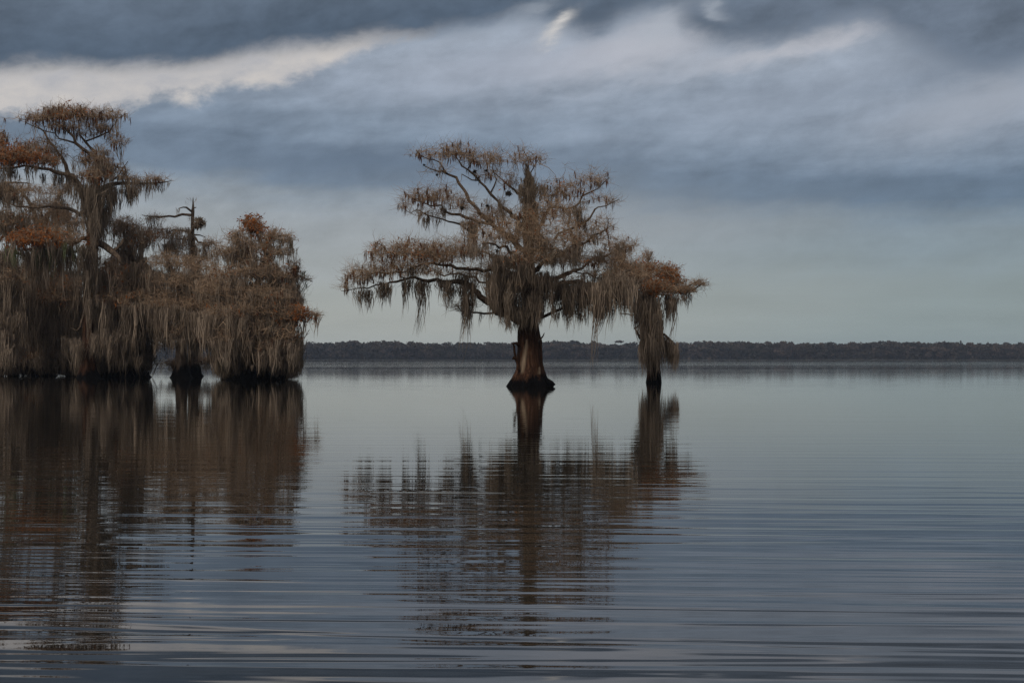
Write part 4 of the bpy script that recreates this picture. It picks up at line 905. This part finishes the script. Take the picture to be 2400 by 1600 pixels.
stand("bald_cypress", 90, 425, "low dense cypress mass below the snag, with pale twig sprays over long moss", 36,
 [[(425, 720, 0, 7), (410, 650, -.3, 5), (395, 610, -.5, 3), (380, 590, -.6, 1)], [(425, 720, 0, 7), (450, 650, -.4, 5), (470, 615, -.6, 3), (485, 600, -.6, 1)], [(425, 740, 0, 7), (380, 700, -1.4, 4), (350, 690, -2, 2)], [(425, 760, 0, 7), (470, 700, -1.4, 4.5), (510, 690, -1.8, 3), (540, 680, -2, 1.5)], [(425, 800, 0, 6), (470, 770, -2, 4), (520, 760, -2.6, 2)]],
 [(395, 615, 50, 20, -.4, 1.8, 170, 0, .03), (460, 625, 50, 22, -.5, 1.8, 190, 0, .03), (425, 660, 66, 26, -1, 1.8, 260, 0, .02), (500, 665, 46, 26, -1.4, 1.8, 220, 0, .02), (385, 710, 50, 24, -1.8, 1.6, 190, .05, .04), (460, 715, 60, 26, -1.8, 1.8, 260, 0, .02), (520, 730, 46, 26, -2.2, 1.7, 220, 0, .02), (430, 775, 50, 20, -2, 1.6, 120, .1, .04), (490, 790, 40, 20, -2.4, 1.6, 120, .2, .08)],
 [([(350, 640, -.8), (440, 640, -.8)], 44, (40, 110), 18, .2, (.1, .7)), ([(440, 650, -1.2), (540, 660, -1.6)], 40, (40, 100), 18, .2, (.15, .8)), ([(360, 720, -2), (440, 730, -2)], 40, (50, 120), 20, .2, (.1, .7)), ([(440, 740, -2.4), (550, 745, -2.6)], 56, (50, 125), 22, .18, (.3, 1)), ([(400, 790, -2), (500, 800, -2.4)], 34, (30, 58), 18, .18, (.1, .8)), ([(360, 690, 1), (540, 680, 1)], 80, (100, 180), 26, .3, (0, .3)), ([(350, 760, 1.5), (520, 760, 1.5)], 70, (60, 100), 26, .3, (0, .25)), ([(340, 800, -1), (400, 800, -1)], 16, (20, 50), 16, .2, (0, .6))],  # the darkest runs, set behind, are shade put into the moss tint
 [(879, 402, 448, .3), (850, 410, 440, .25), (780, 416, 436, .2), (640, 420, 431, .1)], sides=14)

stand("bald_cypress", 82, 597, "bushy cypress with a rusty orange tuft on top and a black flared base", 37,
 [[(597, 680, 0, 9), (612, 640, 0, 6), (621, 605, 0, 4.5), (616, 578, 0, 3.6), (608, 559, 0, 3), (598, 541, .1, 2), (588, 526, .1, 1)], [(616, 578, 0, 2.4), (640, 560, -.4, 1.8), (668, 552, -.6, .9)], [(620, 600, 0, 3), (650, 590, -.4, 2), (682, 598, -.5, .9)], [(606, 650, 0, 6), (580, 600, -.2, 4), (565, 575, -.3, 2.5), (548, 558, -.3, 1)], [(597, 700, 0, 8), (550, 670, -1, 5), (520, 665, -1.4, 3), (500, 675, -1.6, 1.5)], [(597, 690, 0, 8), (640, 660, -.8, 5), (670, 650, -1, 2.5)], [(597, 740, 0, 8), (560, 710, -2, 5), (530, 720, -2.6, 3), (510, 735, -2.8, 1.2)], [(597, 740, 0, 8), (650, 720, -1.6, 5), (690, 725, -1.8, 3), (715, 735, -1.9, 1.6), (760, 738, -2, .7)], [(597, 780, 0, 8), (640, 780, -2, 5), (680, 790, -2.4, 2.4)], [(597, 790, 0, 8), (560, 790, -2, 5), (525, 800, -2.4, 2.4)], [(600, 650, -.5, 3), (560, 635, -1.6, 1.6), (536, 628, -1.8, .9)], [(470, 745, -2.6, 1.6), (500, 736, -2.6, 1.8), (540, 725, -2.6, 2)], [(610, 725, -2.2, 2.2), (640, 718, -2.6, 1.6), (655, 708, -2.8, .8)]],
 [(590, 521, 18, 7, .1, .8, 50, 0, .9), (602, 534, 20, 7, 0, .8, 50, 0, .85), (640, 552, 26, 14, -.4, 1, 80, 0, .08), (668, 562, 20, 16, -.5, .9, 60, 0, .04), (655, 590, 34, 12, -.4, 1.1, 90, 0, .08), (620, 575, 26, 26, 0, 1.2, 80, 0, .08), (560, 560, 30, 22, -.3, 1.3, 130, 0, .02), (575, 580, 34, 18, -.2, 1.3, 110, .3, .03), (535, 590, 30, 16, -.4, 1.3, 90, .2), (600, 605, 46, 16, -.2, 1.5, 130, .1, .08),
  (560, 640, 70, 24, -1, 1.9, 300, .02, .03), (630, 640, 50, 26, -.8, 1.7, 230, .1, .06), (520, 680, 60, 26, -1.6, 1.8, 260, 0, .02), (590, 690, 66, 28, -1.6, 1.9, 320, .02, .04), (650, 690, 44, 30, -1.2, 1.7, 220, .15, .06), (545, 730, 60, 24, -2.4, 1.7, 260, 0, .03), (620, 730, 60, 26, -2, 1.8, 280, .05, .05), (670, 740, 30, 26, -1.8, 1.4, 130, .1, .2), (600, 775, 70, 22, -2.2, 1.7, 230, .15, .1), (660, 790, 40, 24, -2.2, 1.5, 170, .1, .1), (540, 790, 46, 22, -2.4, 1.6, 160, .1, .06), (628, 815, 50, 16, -2.3, 1.4, 130, .1, .12), (702, 735, 24, 16, -1.9, .8, 90, .1, .85), (740, 738, 20, 6, -2, .5, 30, .2)],
 [([(530, 590, -.4), (590, 590, -.4)], 26, (20, 60), 14, .16, (0, .5)), ([(600, 620, -.8), (655, 625, -.8)], 34, (25, 75), 16, .16, (0, .6)), ([(500, 660, -1.6), (600, 650, -1.6)], 40, (30, 80), 16, .18, (.1, .8)), ([(590, 690, -2), (690, 690, -1.8)], 44, (40, 100), 18, .18, (.1, .8)), ([(470, 740, -2.7), (600, 740, -2.7)], 64, (50, 130), 22, .17, (.35, 1)), ([(600, 750, -2.5), (690, 755, -2.2)], 46, (40, 110), 20, .17, (.1, .8)), ([(640, 800, -2.5), (704, 800, -2.2)], 40, (40, 85), 22, .16, (.25, .95)), ([(690, 720, -1.6), (705, 820, -1.8)], 26, (30, 70), 16, .12, (.1, .7)), ([(520, 810, -2.6), (600, 800, -2.6)], 34, (40, 80), 20, .17, (.3, 1)), ([(590, 800, -2.4), (640, 815, -2.4)], 22, (25, 60), 18, .16, (.1, .8)), ([(500, 690, 1), (692, 670, 1)], 80, (110, 210), 26, .3, (0, .3)), ([(505, 780, 1.5), (690, 770, 1.5)], 90, (70, 118), 26, .3, (0, .22)), ([(520, 790, -2.6), (690, 790, -2.4)], 50, (50, 92), 22, .17, (.2, .95)), ([(515, 810, 1.2), (700, 810, 1.2)], 120, (78, 84), 30, .26, (0, .06)), ([(520, 850, .6), (690, 850, .6)], 100, (42, 46), 28, .24, (0, .05)), ([(520, 832, -2.6), (706, 835, -2.2)], 66, (16, 46), 22, .16, (.15, .95)), ([(520, 815, -2.4), (705, 810, -2.2)], 60, (35, 72), 22, .17, (.1, .8)), ([(690, 660, -1), (700, 700, -1)], 8, (20, 60), 12, .12, (0, .5)), ([(655, 660, -1.2), (686, 660, -1.2)], 10, (30, 80), 14, .14, (0, .5))],  # back runs tinted almost black paint the shade inside the mass
 [(894, 528, 664, .35), (888, 535, 655, .35), (874, 556, 634, .35), (852, 572, 620, .3), (800, 582, 612, .25), (700, 586, 608, .15), (660, 590, 608, .1)], sides=20, scat=260, knees=[(520, 690, 34, (-1, .8), (4, 18), (4, 11))])

stand("bald_cypress", 84, 668, "slender young cypress at the right end of the stand with a mossy tilted top", 38,
 [[(668, 720, 0, 3), (664, 690, 0, 2.4), (666, 660, 0, 2), (661, 645, .1, 1.2)], [(666, 690, 0, 2.2), (674, 665, -.2, 2), (682, 640, -.2, 1.6), (694, 615, -.2, .8)], [(684, 640, -.2, 1.5), (706, 648, -.4, 1.2), (733, 660, -.5, .6)], [(668, 720, 0, 2), (690, 706, -.2, 1.4), (706, 698, -.3, .6)]],
 [(692, 628, 13, 20, -.2, .7, 70, .2, .1), (688, 650, 14, 14, -.2, .7, 40, .1), (715, 653, 18, 8, -.4, .6, 40, .15), (658, 645, 14, 12, .1, .6, 24), (680, 690, 24, 16, -.1, .8, 60), (700, 705, 16, 14, -.3, .6, 40), (648, 670, 18, 14, 0, .8, 40)],
 [([(680, 640, -.3), (696, 632, -.3)], 12, (25, 50), 14, .12, (.1, .6)), ([(704, 652, -.4), (716, 656, -.4)], 7, (15, 38), 12, .1, (0, .6), True), ([(698, 700, -.3), (704, 702, -.3)], 4, (10, 24), 10, .1, (0, .5)), ([(684, 606, -.2), (700, 618, -.2)], 8, (20, 50), 12, .1, (.1, .7))],
 [(890, 660, 676, .3), (860, 663, 673, .2), (780, 664, 672, .1), (700, 664, 669, .1)], sides=10, twig=0.011, fan_len=.4, scat=14)

for D, base, lab, seed, limbs, pads, moss_and_shade in [
 (97, 110, "low mossy shrub at the waterline with a yellow leaf spray, left of the tallest cypress", 41,
  [[(110, 862, 0, 3), (80, 840, -.3, 2), (55, 832, -.4, 1)], [(110, 862, 0, 3), (130, 838, -.3, 2), (150, 828, -.4, 1)], [(110, 862, 0, 3), (165, 842, 0, 2), (180, 836, 0, 1)]],
  [(70, 835, 34, 14, -.3, 1.2, 150, 0, .02), (120, 832, 40, 14, -.4, 1.2, 170, 0, .02), (165, 838, 26, 12, -.2, 1, 90, 0, .02), (54, 828, 8, 6, -1.2, .4, 14, 0, .9)],
  [([(20, 838, -.9), (186, 840, -.9)], 120, (26, 33), 24, .2, (.2, .9)), ([(0, 846, .8), (195, 846, .8)], 120, (36, 38), 26, .26, (0, .04)), ([(44, 828, -.3), (178, 828, -.3)], 50, (18, 38), 22, .25, (.1, .7))]),  # the dark set-back run paints in the shade under the shrub
 (97, 440, "pale low shrub spreading just above the water between the two dark bases", 42,
  [[(440, 872, 0, 2), (410, 856, -.3, 1.6), (390, 852, -.3, .8)], [(440, 872, 0, 2), (470, 852, -.3, 1.6), (495, 848, -.4, .8)]],
  [(410, 852, 30, 9, -.3, 1, 140, 0, .02), (450, 848, 36, 12, -.3, 1, 180, .05, .05), (490, 846, 26, 12, -.4, 1, 120, 0, .02)],
  [([(385, 855, -.4), (500, 855, -.5)], 40, (6, 16), 14, .16, (.3, 1)), ([(410, 830, .5), (510, 830, .5)], 30, (20, 36), 18, .2, (.1, .7))]),
 (92, 10, "tent-shaped shrub draped all over in grey moss at the left edge", 43,
  [[(6, 870, 0, 3), (4, 780, 0, 2), (3, 712, 0, 1)], [(4, 760, 0, 2), (30, 800, -.4, 1.6), (46, 840, -.5, 1)]],
  [(4, 730, 8, 20, 0, .7, 50), (16, 770, 16, 24, -.2, .9, 90), (24, 810, 22, 24, -.3, 1, 110)],
  [([(2, 715, -.3), (30, 775, -.7)], 44, (60, 110), 22, .14, (.35, .9)), ([(20, 760, -.7), (48, 820, -.7)], 40, (30, 70), 22, .12, (.35, .9)), ([(-10, 740, -.9), (14, 760, -.9)], 24, (70, 110), 20, .16, (.2, .8))])]:
    stand("shrub", D, base, lab, seed, limbs, pads, moss_and_shade, cat='shrub', fan_len=.45, twig=.011, scat=20)

# ------------------------------------------------------------------ the far shore
DF = 1100.0
m_far, t, b = material("far_foliage")
at = t.node('ShaderNodeAttribute', attribute_name='tint')
t.put(b.inputs['Base Color'], t.ramp(at.outputs['Fac'], [(0.0, (0.030, 0.032, 0.026)), (0.45, (0.065, 0.052, 0.042)), (1.0, (0.135, 0.095, 0.075))]))
b.inputs['Roughness'].default_value = 1.0
b.inputs['Specular IOR Level'].default_value = 0.0
m_land, t, b = material("shore_mud")
tcl = t.node('ShaderNodeTexCoord')
t.put(b.inputs['Base Color'], t.mix(t.noise(tcl.outputs['Object'], 0.05, 4.0), (0.020, 0.020, 0.014), (0.050, 0.045, 0.030)))
b.inputs['Roughness'].default_value = 1.0

def clumps(lobes, n, r_, size=(0.5, 1.2), tint=(0.4, 0.4)):
    """leafy faces spread through flattened lobes (x, y, z, rx, ry, rz)"""
    L_ = np.array(lobes, float)
    pr = L_[:, 3] * L_[:, 4] * np.maximum(L_[:, 5], 1.5); pr /= pr.sum()
    k = r_.choice(len(L_), n, p=pr)
    u = r_.normal(size=(n, 3)); u /= np.linalg.norm(u, axis=1)[:, None]
    u *= r_.uniform(0.25, 1, n)[:, None] ** 0.4
    c = L_[k, :3] + u * L_[k, 3:6]
    a = r_.normal(size=(n, 3)); a /= np.linalg.norm(a, axis=1)[:, None]
    e = np.cross(a, r_.normal(size=(n, 3))); e /= np.linalg.norm(e, axis=1)[:, None]
    s = r_.uniform(*size, n)[:, None]
    V = np.stack([c - a * s * .5, c + e * s * .3, c + a * s * .5, c - e * s * .3], 1)
    tl = r_.uniform(tint[0], tint[1], len(L_))
    return V.reshape(-1, 3), np.full(n, 4), np.arange(n * 4), np.repeat(np.clip(tl[k] + r_.normal(size=n) * 0.06, 0, 1), 4)

def far_tree_meshes(i):
    r_ = np.random.default_rng(500 + i)
    H = r_.uniform(11.5, 15.0); wd = r_.uniform(3.2, 5.5)
    flat = i % 3 == 0
    lobes = []
    nl = 6 if flat else 8
    for j in range(nl):
        z = H * (r_.uniform(.58, .78) if flat and j < 4 else r_.uniform(.35, .9))
        q = wd * (1.15 - .6 * abs(z / H - .65))
        lobes.append((r_.normal() * q * .4, r_.normal() * q * .4, z, q * r_.uniform(.45, .8), q * r_.uniform(.45, .8), r_.uniform(.7, 1.5)))
    lobes.append((0, 0, H * .3, wd * .7, wd * .7, H * .16))
    tb = r_.uniform(.25, .8)
    V, n, ix, tt = clumps(lobes, 520, r_, (.9, 2.0), (tb - .12, tb + .12))
    crown = make_mesh('crown', V, n, ix, False, {'tint': tt})
    P = [(0, 0, -.5), (r_.normal() * .2, 0, H * .4), (r_.normal() * .5, 0, H * .85)]
    V, n, ix = tube(P, [.55, .32, .1], 6, .05, i)
    trunk = make_mesh('trunk', V, n, ix, True, {'tint': np.full(len(V), .35)})
    return crown, trunk
proto = [far_tree_meshes(i) for i in range(12)]
for me_c, me_t in proto:
    me_c.materials.append(m_far); me_t.materials.append(m_far)
r_far = np.random.default_rng(77)
px_ = 690.0
cnt = 0
while px_ < 2440:
    o = empty("far_cypress", (0, 0, 0))
    D = DF + r_far.uniform(0, 14)
    p = W(px_, HOR, D); p[2] = 0.3
    o.location = p
    big = r_far.uniform() < .12
    s = r_far.uniform(.86, 1.1) * (1.11 if big else 1.0) * (1.08 if px_ < 880 else 1.0)
    s = min(s, 1.06)
    o.scale = (s * r_far.uniform(.95, 1.3), s, s)
    o.rotation_euler = (0, 0, r_far.uniform(0, 6.28))
    tag(o, 'brown-grey cypress in the even row of trees along the far shore', 'tree', 'cypress trees along the far shore')
    k = int(r_far.integers(0, 12))
    put('crown', proto[k][0], None, o)
    put('trunk', proto[k][1], None, o)
    px_ += r_far.uniform(15, 30)
    cnt += 1
# the wood behind them, one mass
lob = []
for x in np.arange(-700, 460, 5.5):
    for row in range(4):
        D = DF + 16 + row * 16 + r_far.uniform(-4, 4)
        z = r_far.uniform(8.0, 11.2) + 0.9 * math.sin(x * .045) + 0.35 * row
        lob.append((x + r_far.normal() * 2, D, z, r_far.uniform(3, 5), r_far.uniform(3, 5), r_far.uniform(2.0, 3.2)))
        lob.append((x + r_far.normal() * 2, D - 4, z * .45, r_far.uniform(3.5, 5), 3, z * .42))
        lob.append((x + r_far.normal() * 2, D - 2, 1.6, r_far.uniform(4, 6), 3, 1.9))
V, n, ix, tt = clumps(lob, 190000, r_far, (1.6, 3.6), (.15, .6))
zz = V[:, 2]
put("far_woods", make_mesh("far_woods", V, n, ix, False, {'tint': tt}), m_far, None, 'stuff')['label'] = 'dim mass of woodland behind the trees of the far shore'
V = [(-3000, DF - 3, -.5), (3000, DF - 3, -.5), (3000, DF, .35), (-3000, DF, .35), (3000, 3600, 2.0), (-3000, 3600, 2.0)]
tag(put("far_shore", make_mesh("far_shore", V, [4, 4], [0, 1, 2, 3, 3, 2, 4, 5]), m_land), 'low muddy bank under the distant wood', kind='structure')

# ------------------------------------------------------------------ thin evening haze over the lake
m_hz = bpy.data.materials.new("haze")
m_hz.use_nodes = True
th = NT(m_hz.node_tree)
pv = th.node('ShaderNodeVolumePrincipled')
pv.inputs['Color'].default_value = (0.62, 0.72, 0.90, 1)
pv.inputs['Density'].default_value = HAZE
oh = th.node('ShaderNodeOutputMaterial')
th.put(oh.inputs['Volume'], pv.outputs[0])
m_hz.cycles.homogeneous_volume = True
x0, x1, y0, y1, z0, z1 = -4200, 4200, -80, 9100, -1.6, 22.0
V = [(x, y, z) for z in (z0, z1) for y in (y0, y1) for x in (x0, x1)]
hz = put("haze", make_mesh("haze", V, [4] * 6, [0, 2, 3, 1, 4, 5, 7, 6, 0, 1, 5, 4, 2, 6, 7, 3, 0, 4, 6, 2, 1, 3, 7, 5]), m_hz, None, 'stuff')
hz['label'] = 'thin bluish haze lying over the whole lake'
